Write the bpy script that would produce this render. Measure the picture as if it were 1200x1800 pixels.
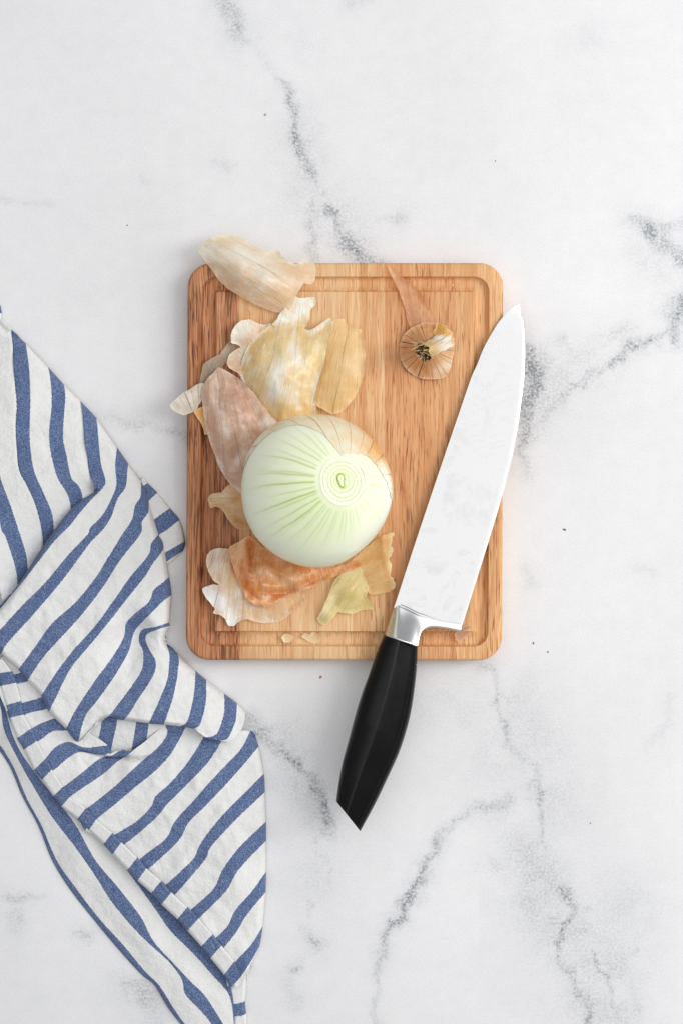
import bpy, bmesh, math, random
import numpy as np
from mathutils import Vector, Matrix
from mathutils.geometry import delaunay_2d_cdt

for o in list(bpy.data.objects): bpy.data.objects.remove(o, do_unlink=True)
scene = bpy.context.scene
C = scene.collection
R = math.radians

# ------------------------------------------------------------------ camera
H = 1.15                     # camera height above the table (m)
S = 0.34e-3                  # metres on the table per photo pixel
cd = bpy.data.cameras.new('camera'); cam = bpy.data.objects.new('camera', cd); C.objects.link(cam)
cam.location = (0, 0, H); cam.rotation_euler = (0, 0, 0)
cd.sensor_fit = 'VERTICAL'; cd.sensor_height = 36.0; cd.lens = 36.0*H/(1800*S)
cd.clip_start = 0.01; cd.clip_end = 50
scene.camera = cam

# ------------------------------------------------------------------ light
world = bpy.data.worlds.new('World'); scene.world = world; world.use_nodes = True
bgn = world.node_tree.nodes['Background']
bgn.inputs['Color'].default_value = (0.955, 0.975, 1.0, 1); bgn.inputs['Strength'].default_value = 0.39

def area(name, loc, target, size, power, col, sy=None):
    l = bpy.data.lights.new(name, 'AREA'); l.shape = 'RECTANGLE'; l.size = size; l.size_y = sy or size; l.energy = power; l.color = col
    o = bpy.data.objects.new(name, l); C.objects.link(o); o.location = loc
    o.rotation_euler = (Vector(target)-Vector(loc)).to_track_quat('-Z', 'Y').to_euler()
    return o
area('window_light', (1.25, 0.28, 1.10), (0.05, 0, 0), 0.55, 17.5, (1.0, 0.985, 0.96), 1.45)
area('overhead_fill', (0.25, 0.15, 1.95), (0.02, 0, 0), 2.4, 17.0, (1.0, 0.99, 0.975))  # added fill standing in for ceiling bounce, so the blade reflects white

vs = scene.view_settings
vs.view_transform = 'Standard'; vs.look = 'None'; vs.gamma = 1.0; vs.exposure = 0.0; vs.use_curve_mapping = False

# ------------------------------------------------------------------ helpers
def P(px, py, z):            # a point measured on the photo, standing at height z (m)
    k = S*(H-z)/H
    return Vector(((px-600)*k, (900-py)*k, z))
def lin(c, a=1.0):
    out = []
    for v in c[:3]:
        v = v/255.0
        out.append(v/12.92 if v <= 0.04045 else ((v+0.055)/1.055)**2.4)
    return (*out, a)
def obj(name, mesh, mat=None, parent=None, smooth=True):
    o = bpy.data.objects.new(name, mesh); C.objects.link(o)
    if mat is not None: mesh.materials.append(mat)
    if smooth:
        mesh.polygons.foreach_set('use_smooth', [True]*len(mesh.polygons))
    if parent is not None: o.parent = parent
    return o
def tag(o, label, cat, group=None):
    o['label'] = label; o['category'] = cat
    if group: o['group'] = group
    return o
def thing(name, label, cat, loc=(0, 0, 0), group=None):
    o = bpy.data.objects.new(name, None); C.objects.link(o); o.location = loc; o.empty_display_size = 0.01
    return tag(o, label, cat, group)
def adopt(child, root):      # keep world coordinates of the mesh while parenting to a placed empty
    child.parent = root
    child.matrix_parent_inverse = Matrix.Translation(root.location).inverted()
    return child
def mesh_from(name, verts, faces):
    me = bpy.data.meshes.new(name); me.from_pydata([tuple(v) for v in verts], [], faces); me.update(); return me
def set_uv(me, uv):
    l = me.uv_layers.new(name='UVMap')
    idx = np.empty(len(me.loops), dtype=np.int32); me.loops.foreach_get('vertex_index', idx)
    l.data.foreach_set('uv', np.asarray(uv, dtype=np.float32)[idx].ravel())
def set_attr(me, name, vals):
    a = me.attributes.new(name, 'FLOAT', 'POINT'); a.data.foreach_set('value', np.asarray(vals, dtype=np.float32))
def grid_faces(nr, nc, closed=False):
    f = []
    for r in range(nr-1):
        for c in range(nc if closed else nc-1):
            c2 = (c+1) % nc
            f.append((r*nc+c, r*nc+c2, (r+1)*nc+c2, (r+1)*nc+c))
    return f
def cr(p0, p1, p2, p3, t):
    return 0.5*((2*p1)+(-p0+p2)*t+(2*p0-5*p1+4*p2-p3)*t*t+(-p0+3*p1-3*p2+p3)*t**3)
def spline(pts, n, closed=False):   # smooth curve through pts resampled to n points evenly
    p = np.asarray(pts, float)
    if len(p) == 2:
        t = np.linspace(0, 1, n)[:, None]; return p[0]*(1-t)+p[1]*t
    q = np.vstack([2*p[0]-p[1], p, 2*p[-1]-p[-2]]) if not closed else np.vstack([p[-1], p, p[0], p[1]])
    segs = []
    for i in range(len(q)-3):
        t = np.linspace(0, 1, 13)[:-1, None]
        segs.append(cr(q[i], q[i+1], q[i+2], q[i+3], t))
    segs.append(q[-2][None] if not closed else p[:1])
    d = np.vstack(segs)
    s = np.r_[0, np.cumsum(np.linalg.norm(np.diff(d, axis=0), axis=1))]
    u = np.linspace(0, s[-1], n)
    return np.stack([np.interp(u, s, d[:, k]) for k in range(d.shape[1])], 1)
def seg_dist(px, py, line):
    line = np.asarray(line, float)[:, :2]; best = np.full(px.shape, 1e9)
    for a, b in zip(line[:-1], line[1:]):
        d = b-a; L = max((d*d).sum(), 1e-9)
        t = np.clip(((px-a[0])*d[0]+(py-a[1])*d[1])/L, 0, 1)
        best = np.minimum(best, np.hypot(px-a[0]-t*d[0], py-a[1]-t*d[1]))
    return best
def rbf(ctrl):               # thin-plate surface through (px, py, mm)
    c = np.asarray(ctrl, float); n = len(c); xy = c[:, :2]/100.0
    r = np.linalg.norm(xy[:, None]-xy[None], axis=2)
    K = np.where(r > 0, r*r*np.log(r+1e-12), 0)
    A = np.zeros((n+3, n+3)); A[:n, :n] = K+np.eye(n)*1e-3; A[:n, n] = 1; A[:n, n+1:] = xy; A[n, :n] = 1; A[n+1:, :n] = xy.T
    w = np.linalg.solve(A, np.r_[c[:, 2], 0, 0, 0])
    def f(px, py):
        X = np.stack([np.ravel(px), np.ravel(py)], 1)/100.0
        r = np.linalg.norm(X[:, None]-xy[None], axis=2)
        K = np.where(r > 0, r*r*np.log(r+1e-12), 0)
        return (K@w[:n]+w[n]+X@w[n+1:]).reshape(np.shape(px))
    return f
def vnoise(x, y, seed=0):    # value noise, 0..1
    x = np.asarray(x, float); y = np.asarray(y, float)
    xi = np.floor(x).astype(np.int64); yi = np.floor(y).astype(np.int64); fx = x-xi; fy = y-yi
    def h(a, b):
        n = (a*374761393+b*668265263+seed*982451653) & 0x7fffffff
        n = ((n ^ (n >> 13))*1274126177) & 0x7fffffff
        return ((n ^ (n >> 16)) & 0xffff)/65535.0
    fx = fx*fx*(3-2*fx); fy = fy*fy*(3-2*fy)
    return (h(xi, yi)*(1-fx)+h(xi+1, yi)*fx)*(1-fy)+(h(xi, yi+1)*(1-fx)+h(xi+1, yi+1)*fx)*fy
def fbm(x, y, seed=0, o=4):
    v = 0; a = 0.5; t = 0
    for k in range(o):
        v = v+a*vnoise(x*2**k, y*2**k, seed+k*17); t += a; a *= 0.55
    return v/t
def sstep(a, b, x):
    t = np.clip((x-a)/(b-a), 0, 1); return t*t*(3-2*t)

class NT:                    # small node-tree writer
    def __init__(s, name):
        s.m = bpy.data.materials.new(name); s.m.use_nodes = True; s.t = s.m.node_tree
        s.t.nodes.clear(); s.out = s.t.nodes.new('ShaderNodeOutputMaterial')
    def n(s, typ, ins=None, **kw):
        nd = s.t.nodes.new(typ)
        for k, v in kw.items(): setattr(nd, k, v)
        for k, v in (ins or {}).items():
            sock = nd.inputs[k]
            if hasattr(v, 'is_linked'): s.t.links.new(v, sock)
            else: sock.default_value = v
        return nd
    def math(s, op, a, b=0.0, c=0.0, clamp=False):
        nd = s.n('ShaderNodeMath', {0: a, 1: b, 2: c}, operation=op); nd.use_clamp = clamp; return nd.outputs[0]
    def mix(s, f, a, b, mode='MIX'):
        nd = s.t.nodes.new('ShaderNodeMix'); nd.data_type = 'RGBA'; nd.blend_type = mode
        for i, v in ((0, f), (6, a), (7, b)):
            if hasattr(v, 'is_linked'): s.t.links.new(v, nd.inputs[i])
            else: nd.inputs[i].default_value = v
        return nd.outputs[2]
    def ramp(s, f, lo, hi, smooth=True):
        nd = s.n('ShaderNodeMapRange', {0: f, 1: lo, 2: hi, 3: 0.0, 4: 1.0})
        nd.interpolation_type = 'SMOOTHSTEP' if smooth else 'LINEAR'; return nd.outputs[0]
    def noise(s, vec, scale, detail=3.0, rough=0.55, dist=0.0):
        return s.n('ShaderNodeTexNoise', {'Vector': vec, 'Scale': scale, 'Detail': detail, 'Roughness': rough, 'Distortion': dist}).outputs['Fac']
    def scaled(s, vec, sc, off=(0, 0, 0)):
        return s.n('ShaderNodeMapping', {'Vector': vec, 'Scale': sc, 'Location': off}).outputs[0]
    def bump(s, h, strength, dist):
        return s.n('ShaderNodeBump', {'Height': h, 'Strength': strength, 'Distance': dist}).outputs[0]
    def done(s, shader):
        s.t.links.new(shader, s.out.inputs['Surface']); return s.m

# ------------------------------------------------------------------ marble table top
VEINS = [
 [(392,0,14,.30),(402,12,14,.38),(420,52,15,.42),(442,82,9,.15),(480,130,6,.10),(503,150,4,.55),(515,190,7,.62),(525,240,8,.72),(535,275,8,.8),(550,305,8,.6),(552,350,12,.28),(548,400,10,.36),(555,455,8,.34)],
 [(578,358,5,.75),(590,392,7,.8),(603,418,12,.85),(625,430,9,.95),(645,450,9,1.0),(662,470,8,.9)],
 [(605,418,16,.4),(620,440,12,.4)],
 [(665,388,6,.22),(690,386,8,.35),(708,378,9,.42)],
 [(1104,384,9,.5),(1130,396,11,.8),(1160,425,14,.7),(1200,452,13,.85),(1240,470,14,.8)],
 [(1150,412,10,.3),(1200,392,10,.35),(1240,385,10,.3)],
 [(1160,470,22,.22),(1130,440,18,.22)],
 [(1240,505,12,.8),(1200,532,12,.8),(1184,556,13,.65),(1186,600,7,.7)],
 [(1180,580,14,.4),(1145,600,7,.6),(1108,612,8,.85),(1092,625,8,.85),(1050,650,7,.55),(1012,680,7,.5),(980,708,9,.35),(960,740,10,.25)],
 [(985,600,12,.25),(1010,640,12,.2),(1040,615,14,.2),(1080,585,14,.22),(1110,580,10,.25)],
 [(920,612,12,.6),(937,640,17,.85),(930,680,17,1.0),(920,715,16,.9),(926,765,11,.7),(915,800,10,.4),(925,850,8,.2)],
 [(960,680,30,.28),(950,740,26,.2),(985,660,26,.2)],
 [(0,352,5,.22),(40,352,4,.18),(90,362,5,.12)],
 [(180,735,10,.12),(230,742,10,.25),(265,745,9,.3),(300,757,8,.36),(345,768,9,.4)],
 [(380,285,9,.2),(405,298,8,.2)], [(250,318,6,.15),(251,320,6,.15)],
 [(440,1268,12,.4),(462,1285,12,.45),(492,1318,11,.42),(520,1338,6,.8),(545,1362,7,.85),(557,1390,8,.8),(568,1425,8,.72),(578,1468,8,.5),(584,1480,6,.3)],
 [(560,1400,20,.3),(572,1450,18,.3)],
 [(552,1480,6,.35),(556,1500,6,.3),(575,1515,6,.3),(578,1560,10,.15)],
 [(521,1384,4,.6),(522,1386,4,.6)],
 [(890,1412,11,.42),(868,1418,11,.45),(830,1420,9,.3),(795,1440,6,.35),(775,1470,6,.6),(752,1505,7,.75),(738,1545,7,.85),(728,1570,7,.85),(712,1592,6,.9),(708,1612,7,.85),(685,1632,6,.8),(678,1658,7,.8),(668,1692,8,.5),(662,1730,5,.25),(656,1790,5,.25),(650,1830,5,.25)],
 [(748,1545,8,.3),(735,1565,9,.3)],
 [(840,1150,10,.3),(862,1180,8,.42),(872,1205,7,.36),(886,1272,5,.55),(893,1305,5,.45),(912,1335,5,.4),(930,1345,5,.35),(946,1350,5,.55),(938,1375,6,.55),(950,1398,4,.55),(952,1440,4,.45),(951,1472,4,.5),(957,1488,4,.6)],
 [(930,1200,24,.12),(950,1280,24,.12),(985,1330,20,.14),(1015,1390,16,.12)],
 [(932,1530,22,.26),(945,1560,22,.34),(940,1600,24,.34),(960,1620,16,.25)],
 [(965,1545,8,.3),(990,1560,7,.5),(1003,1595,7,.6),(998,1625,7,.62),(975,1657,5,.72),(977,1680,3,.5),(990,1695,6,.6),(1012,1730,7,.4),(1028,1765,8,.5),(1030,1800,8,.7),(1032,1840,8,.6)],
 [(1043,1672,4,.7),(1050,1700,4,.6),(1066,1718,4,.5),(1078,1745,5,.35),(1080,1800,6,.3)],
 [(1028,1595,6,.4),(1034,1604,5,.4)], [(1118,1665,6,.45),(1106,1690,4,.2),(1103,1740,5,.15),(1118,1772,6,.3)],
 [(1060,1560,40,.12),(1090,1640,40,.12),(1040,1700,40,.12)],
 [(863,1522,11,.35),(880,1520,10,.2)],
 [(12,1576,6,.5),(32,1582,7,.55),(62,1574,5,.45),(75,1573,4,.3)], [(30,1610,14,.25),(24,1630,14,.15)],
 [(140,1640,7,.4),(152,1645,7,.45)], [(215,1730,16,.3),(255,1745,22,.4),(275,1790,20,.25)],
 [(545,1590,4,.42),(544,1605,6,.25)], [(540,1640,8,.4),(555,1658,11,.45)], [(516,1708,6,.6),(524,1706,6,.5)],
 [(500,1725,14,.15),(520,1760,16,.15)],
 [(1180,1225,8,.15),(1165,1275,7,.15),(1140,1320,7,.12)],
 [(1030,60,26,.13),(1050,75,20,.12)], [(615,0,12,.2),(640,-5,12,.2)], [(530,70,20,.12),(545,90,20,.1)],
 [(920,1000,10,.15),(935,1030,10,.15)], [(1120,1000,8,.12),(1150,1005,6,.12)],
 [(700,1230,60,.10),(800,1250,60,.12),(860,1330,60,.12)],
 [(640,1330,60,.06),(640,1480,60,.06)],
 [(930,1500,40,.28),(960,1580,50,.32),(1010,1660,50,.26),(1080,1700,45,.24),(1100,1600,45,.18)], [(1020,1760,45,.22),(1090,1790,40,.22)],
 [(900,1240,40,.2),(940,1330,45,.22),(980,1420,40,.18)], [(500,1300,40,.2),(560,1440,40,.2),(560,1560,40,.12)], [(530,220,30,.2),(545,330,36,.24),(600,400,36,.22)], [(980,690,40,.22),(1040,640,40,.2)],
]
def axis(lo, hi, step, far):
    a = np.arange(lo, hi+1e-9, step)
    return np.r_[lo-far, lo-far*0.4, a, hi+far*0.4, hi+far]
gx = axis(-0.235, 0.235, 0.00125, 0.55); gy = axis(-0.335, 0.335, 0.00125, 0.5)
X, Y = np.meshgrid(gx, gy)
px = 600+X/S; py = 900-Y/S
wx = px+(fbm(px/22, py/22, 5)-.5)*30+(fbm(px/7, py/7, 9)-.5)*9
wy = py+(fbm(px/22, py/22, 31)-.5)*30+(fbm(px/7, py/7, 41)-.5)*9
vein = np.zeros_like(px)
for line in VEINS:
    L = np.array(line, float)
    x0, x1, y0, y1 = L[:, 0].min()-90, L[:, 0].max()+90, L[:, 1].min()-90, L[:, 1].max()+90
    m = (px > x0) & (px < x1) & (py > y0) & (py < y1)
    if not m.any(): continue
    ax, ay = wx[m], wy[m]; v = np.zeros_like(ax)
    for a, b in zip(L[:-1], L[1:]):
        d = b[:2]-a[:2]; q = max((d*d).sum(), 1e-6)
        t = np.clip(((ax-a[0])*d[0]+(ay-a[1])*d[1])/q, 0, 1)
        r = np.hypot(ax-a[0]-t*d[0], ay-a[1]-t*d[1]); w = a[2]*(1-t)+b[2]*t; k = a[3]*(1-t)+b[3]*t
        v = np.maximum(v, k*(0.72*np.exp(-(r/(w*1.0))**2)+0.32*np.exp(-(r/(w*2.9))**2)))
    vein[m] = np.maximum(vein[m], v)+0.12*np.minimum(vein[m], v)
vein *= (0.55+0.6*fbm(px/9, py/9, 77))*(0.68+0.5*sstep(.30, .62, fbm(px/34, py/34, 91, 3)))
cloud = (fbm(px/260, py/260, 51, 3)-.5)
nr, nc = px.shape
vtx = np.stack([X, Y, np.zeros_like(X)], 2).reshape(-1, 3)
me = mesh_from('tabletop', vtx, grid_faces(nr, nc))
set_attr(me, 'vein', vein.ravel()); set_attr(me, 'cloud', cloud.ravel())
T = NT('white_marble')
co = T.n('ShaderNodeTexCoord').outputs['Object']
va = T.n('ShaderNodeAttribute', attribute_name='vein').outputs['Fac']
ca = T.n('ShaderNodeAttribute', attribute_name='cloud').outputs['Fac']
mo = T.noise(co, 95.0, 4.0, 0.6); g3 = T.noise(co, 1500.0, 1.0)
g1 = T.noise(co, 900.0, 2.0, 0.6); g2 = T.noise(co, 2200.0, 1.0)
gb = T.ramp(T.noise(co, 620.0, 5.0, 0.78), 0.36, 0.66)
vv = T.math('MULTIPLY', va, T.math('MULTIPLY', T.math('MULTIPLY_ADD', gb, 1.35, 0.30), T.math('MULTIPLY_ADD', mo, 1.0, 0.5)))
sp = T.math('MULTIPLY', T.ramp(g2, 0.60, 0.72), T.math('MULTIPLY', va, 0.9))        # pale crystals inside the veins
vv = T.math('SUBTRACT', vv, sp, clamp=True)
base = T.mix(vv, lin((231, 231, 233)), lin((130, 136, 142)))
gr = T.math('MULTIPLY_ADD', g1, 0.16, 0.85); gr = T.math('ADD', gr, T.math('MULTIPLY', g3, 0.12)); gr = T.math('ADD', gr, T.math('MULTIPLY', T.math('SUBTRACT', mo, 0.5), 0.10)); gr = T.math('ADD', gr, T.math('MULTIPLY', ca, 0.10))
base = T.mix(1.0, base, T.n('ShaderNodeCombineColor', {0: gr, 1: gr, 2: gr}).outputs[0], 'MULTIPLY')
b = T.n('ShaderNodeBsdfPrincipled', {'Base Color': base, 'Roughness': 0.40, 'Specular IOR Level': 0.35,
        'Normal': T.bump(g1, 0.10, 0.0006)})
tab = obj('tabletop', me, T.done(b.outputs[0])); tab['kind'] = 'structure'
tab['label'] = 'white marble tabletop with soft grey veins'

# ------------------------------------------------------------------ cutting board
BT = 0.016                                            # height of the board's top face
def wood(name, light, mid, dark, pore, seed, poreamt, band=1.0):
    def warm(c):
        m = sum(c)/3.0; return tuple(max(0, min(250, int((m+(v-m)*1.13)*0.975))) for v in c)
    light, mid, dark, pore = warm(light), warm(mid), warm(dark), warm(pore); poreamt += 0.3
    T = NT(name)
    co = T.n('ShaderNodeTexCoord').outputs['Object']
    warp = T.noise(T.scaled(co, (30, 9, 30), (seed, 0, 0)), 1.0, 2.0)
    wv = T.n('ShaderNodeCombineXYZ', {0: T.math('MULTIPLY', T.math('SUBTRACT', warp, 0.5), 0.006)}).outputs[0]
    c2 = T.n('ShaderNodeVectorMath', {0: co, 1: wv}, operation='ADD').outputs[0]
    bands = T.noise(T.scaled(c2, (210*band, 2.6, 60), (seed*3.1, seed, 0)), 1.0, 4.0, 0.65)
    fib = T.noise(T.scaled(c2, (1500, 34, 400), (seed, 3*seed, 0)), 1.0, 3.0, 0.6)
    por = T.noise(T.scaled(c2, (1150, 62, 300), (5*seed, seed, 0)), 1.0, 2.0, 0.55)
    por2 = T.noise(T.scaled(c2, (620, 26, 200), (2*seed, 7*seed, 0)), 1.0, 2.0, 0.55)
    streak = T.ramp(por, 0.66-0.08*poreamt, 0.76-0.06*poreamt)
    streak2 = T.ramp(por2, 0.62-0.06*poreamt, 0.76-0.05*poreamt)
    patch = T.noise(T.scaled(c2, (55, 9, 30), (seed, 2*seed, 0)), 1.0, 2.0)
    col = T.mix(T.ramp(bands, 0.34, 0.66), lin(light), lin(mid))
    lowf = T.noise(T.scaled(c2, (38, 7, 30), (seed*1.7, seed*2.3, 0)), 1.0, 3.0, 0.6)
    col = T.mix(T.math('MULTIPLY', T.ramp(lowf, 0.42, 0.7), 0.6), col, lin(tuple(min(250, int(x*1.04+6)) for x in light)))
    col = T.mix(T.math('MULTIPLY', T.ramp(T.math('SUBTRACT', 1.0, lowf), 0.48, 0.72), 0.35), col, lin(dark))
    col = T.mix(T.math('MULTIPLY', T.ramp(fib, 0.38, 0.70), 0.62), col, lin(dark))
    col = T.mix(T.math('MULTIPLY', streak2, T.math('MULTIPLY', T.ramp(patch, 0.30, 0.65), 0.75)), col, lin(dark))
    col = T.mix(T.math('MULTIPLY', streak, T.math('MULTIPLY', T.ramp(patch, 0.25, 0.6), 0.8)), col, lin(pore))
    h = T.math('SUBTRACT', fib, T.math('MULTIPLY', streak, 0.8))
    b = T.n('ShaderNodeBsdfPrincipled', {'Base Color': col, 'Roughness': 0.52, 'Specular IOR Level': 0.3,
            'Normal': T.bump(h, 0.4, 0.0004)})
    return T.done(b.outputs[0])
bc = [P(330, 461.5, BT), P(884, 461.5, BT), P(882, 1161.5, BT), P(326.5, 1160.5, BT)]   # corners
def ring(off, rad, z, n=14):
    off *= S; rad *= S*0.985
    cx = [v.xy for v in bc]; inn = []
    ctr = sum((v for v in cx), Vector((0, 0)))/4
    pts = []
    for i in range(4):
        c, a, b_ = cx[i], cx[i-1], cx[(i+1) % 4]
        da = (a-c).normalized(); db = (b_-c).normalized()
        o_ = c+(da+db)*(off+rad)                      # centre of the corner arc
        for k in range(n):
            t = (k+0.0)/(n-1)*math.pi/2
            pts.append((o_-db*rad*math.cos(t)-da*rad*math.sin(t)).to_3d()+Vector((0, 0, z)))
    return pts
def ringseq():
    mm = 1/(S*1000)                                    # mm -> px
    rs = [(1.2*mm, 40, 0.0), (0, 42, 0.0016)]
    rs += [(0, 42, BT-0.0022), (0.3*mm, 41.5, BT-0.0010), (1.0*mm, 40.5, BT-0.0002), (1.8*mm, 39.5, BT)]
    rs += [(24.0, 27, BT), (24.8, 26.5, BT-0.0004), (25.4, 26, BT-0.0018), (27.0, 25, BT-0.0030), (30, 22.5, BT-0.0037), (36, 17, BT-0.0038),
           (43, 10, BT-0.0034), (48, 5, BT-0.0022), (50.2, 3.0, BT-0.0008), (51, 2.2, BT)]
    return [ring(*r) for r in rs]
rings = ringseq(); bm = bmesh.new(); vr = [[bm.verts.new(p) for p in r] for r in rings]
for a, b_ in zip(vr[:-1], vr[1:]):
    for k in range(len(a)):
        k2 = (k+1) % len(a); bm.faces.new((a[k], b_[k], b_[k2], a[k2]))
bm.faces.new(vr[-1]); bm.faces.new(list(reversed(vr[0])))
bmesh.ops.recalc_face_normals(bm, faces=bm.faces)
full = bpy.data.meshes.new('board_full'); bm.to_mesh(full); bm.free()
board = thing('cutting_board', 'small rectangular wooden cutting board with juice groove on white marble', 'cutting board', P(605, 811, 0))
cuts = [300, 421, 517, 604, 676, 800, 910]
woods = [wood('wood_brown', (210, 156, 118), (188, 130, 92), (136, 82, 52), (78, 42, 24), 1.7, 1.8),
         wood('wood_pale', (232, 196, 154), (222, 178, 132), (190, 138, 92), (150, 96, 60), 4.3, 0.8, 0.8),
         wood('wood_sand', (234, 202, 162), (226, 186, 142), (200, 148, 102), (160, 106, 70), 7.9, 0.3),
         wood('wood_stripe', (240, 207, 164), (221, 170, 122), (192, 130, 84), (150, 92, 56), 11.2, 0.8, 1.6),
         wood('wood_rose', (230, 184, 140), (219, 166, 120), (188, 124, 80), (140, 84, 50), 15.6, 1.1, 1.1),
         wood('wood_tan', (234, 192, 146), (224, 175, 128), (196, 137, 90), (142, 88, 54), 21.4, 1.0, 0.9)]
for i, wm in enumerate(woods):
    bm = bmesh.new(); bm.from_mesh(full)
    for x, sgn in ((cuts[i], 1), (cuts[i+1], -1)):
        xw = P(x, 0, BT).x
        bmesh.ops.bisect_plane(bm, geom=bm.verts[:]+bm.edges[:]+bm.faces[:], dist=1e-7, plane_co=(xw, 0, 0), plane_no=(-sgn, 0, 0), clear_outer=True)
    m_ = bpy.data.meshes.new('stave'); bm.to_mesh(m_); bm.free()
    o = adopt(obj('stave', m_, wm), board)
    if i == 0: o['label'] = 'dark brown wooden stave along the left edge'
    for e in m_.edges: pass
    try: m_.set_sharp_from_angle(angle=R(38))
    except Exception: pass
bpy.data.meshes.remove(full)

# ------------------------------------------------------------------ dish towel
T = NT('striped_linen')
uv = T.n('ShaderNodeUVMap').outputs[0]
sx = T.n('ShaderNodeSeparateXYZ', {0: uv})
co = T.n('ShaderNodeTexCoord').outputs['Object']
jit = T.noise(co, 1700.0, 1.0)
v = T.math('ADD', sx.outputs[1], T.math('MULTIPLY', T.math('SUBTRACT', jit, 0.5), 0.10))
fr = T.math('FRACT', T.math('MULTIPLY', v, 0.5))
isblue = T.math('LESS_THAN', fr, 0.5)
tw = T.scaled(uv, (1, 1, 1))
u2 = T.math('MULTIPLY', sx.outputs[0], 1.0)
diag = T.n('ShaderNodeCombineXYZ', {0: T.math('ADD', T.math('MULTIPLY', u2, 30.0), T.math('MULTIPLY', v, 12.0)), 1: T.math('MULTIPLY', T.math('SUBTRACT', u2, T.math('MULTIPLY', v, 0.4)), 3.2)}).outputs[0]
slub = T.noise(diag, 1.0, 3.0, 0.65)
speck = T.noise(co, 1500.0, 2.0, 0.7)
patch = T.noise(co, 120.0, 3.0)
blue = T.mix(T.ramp(speck, 0.40, 0.66), lin((72, 95, 142)), lin((136, 154, 188)))
blue = T.mix(T.math('MULTIPLY', T.ramp(slub, 0.55, 0.68), 0.7), blue, lin((186, 196, 218)))
blue = T.mix(T.math('MULTIPLY', T.ramp(patch, 0.35, 0.7), 0.3), blue, lin((84, 104, 150)))
whit = T.mix(T.ramp(speck, 0.35, 0.7), lin((241, 241, 240)), lin((250, 250, 250)))
whit = T.mix(T.math('MULTIPLY', T.ramp(slub, 0.55, 0.75), 0.25), whit, lin((226, 225, 222)))
col = T.mix(isblue, whit, blue)
wr = T.noise(co, 260.0, 4.0, 0.6)
hh = T.math('ADD', T.math('MULTIPLY', wr, 1.6), T.math('MULTIPLY', speck, 0.35))
hh = T.math('ADD', hh, T.math('MULTIPLY', slub, 0.3))
b = T.n('ShaderNodeBsdfPrincipled', {'Base Color': col, 'Roughness': 0.85, 'Specular IOR Level': 0.15,
        'Sheen Weight': 0.15, 'Normal': T.bump(hh, 0.6, 0.0012)})
tl = T.n('ShaderNodeBsdfTranslucent', {'Color': col})
linen = T.done(T.n('ShaderNodeMixShader', {0: 0.12, 1: b.outputs[0], 2: tl.outputs[0]}).outputs[0])

towel = thing('dish_towel', 'rumpled blue and white striped dish towel left of the board', 'dish towel', P(180, 1200, 0))
def cloth(name, bounds, v0, ctrl, rolls=(), lift=1.0, n=110, sub=8, wr=0.7, seed=1, thick=0.0006):
    bl = [spline(b_, n) for b_ in bounds]
    q = [2*bl[0]-bl[1]]+bl+[2*bl[-1]-bl[-2]]
    rows = []; vv = []
    for i in range(len(bl)-1):
        for k in range(sub):
            t = k/sub
            rows.append(cr(q[i], q[i+1], q[i+2], q[i+3], t)*0.6+0.4*(q[i+1]*(1-t)+q[i+2]*t)); vv.append(v0+i+t)
    rows.append(bl[-1]); vv.append(v0+len(bl)-1)
    G = np.array(rows); gx_, gy_ = G[..., 0], G[..., 1]
    z = rbf(ctrl)(gx_, gy_)*lift
    z = z+wr*((fbm(gx_/46, gy_/46, seed, 3)-.5)*3.2+(fbm(gx_/15, gy_/15, seed+7, 2)-.5)*0.9)
    z = np.maximum(z, 1.2)
    for line, r, low in rolls:
        d = seg_dist(gx_, gy_, spline(line, 60))
        f = np.sqrt(np.clip(1-(1-np.clip(d/r, 0, 1))**2, 0, 1))
        z = low+(z-low)*f
    z = z/1000.0
    k = S*(H-z)/H
    V = np.stack([(gx_-600)*k, (900-gy_)*k, z], 2)
    arc = np.cumsum(np.r_[np.zeros((1, G.shape[0])), np.linalg.norm(np.diff(G, axis=1), axis=2).T], axis=0).T
    uvs = np.stack([arc/30.0, np.repeat(np.array(vv)[:, None], n, 1)], 2).reshape(-1, 2)
    me = mesh_from(name, V.reshape(-1, 3), grid_faces(len(rows), n)); set_uv(me, uvs)
    o = adopt(obj(name, me, linen), towel)
    nz = sum(p.normal.z for p in me.polygons)
    if nz < 0: me.flip_normals()
    md = o.modifiers.new('thickness', 'SOLIDIFY'); md.thickness = thick; md.offset = -1
    return o

# under layer running down along the left, stripes lengthwise
E = [
 [(-30,1290),(-8,1310),(18,1348),(40,1400),(68,1452),(92,1512),(124,1564),(168,1620),(208,1668),(248,1712),(272,1732),(296,1772),(330,1815)],
 [(-24,1284),(-2,1306),(24,1348),(48,1404),(74,1452),(100,1512),(136,1564),(176,1616),(216,1660),(256,1708),(280,1732),(308,1776),(336,1815)],
 [(-22,1200),(0,1238),(8,1284),(32,1334),(60,1384),(92,1436),(132,1488),(168,1540),(196,1584),(232,1628),(264,1660),(300,1693),(321,1724),(326,1748),(360,1784),(382,1815)],
 [(-14,1190),(2,1216),(14,1262),(26,1300),(46,1336),(90,1394),(132,1448),(168,1512),(208,1560),(248,1612),(262,1640),(276,1662),(306,1694),(338,1728),(362,1752),(402,1815)],
 [(10,1190),(30,1220),(50,1270),(80,1330),(120,1395),(160,1448),(205,1505),(240,1552),(272,1596),(300,1636),(340,1676),(372,1712),(404,1752),(413,1815)],
 [(30,1190),(50,1220),(75,1270),(105,1330),(150,1395),(190,1448),(235,1505),(270,1552),(300,1596),(328,1636),(366,1676),(396,1712),(420,1752),(424,1815)],
]
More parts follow.
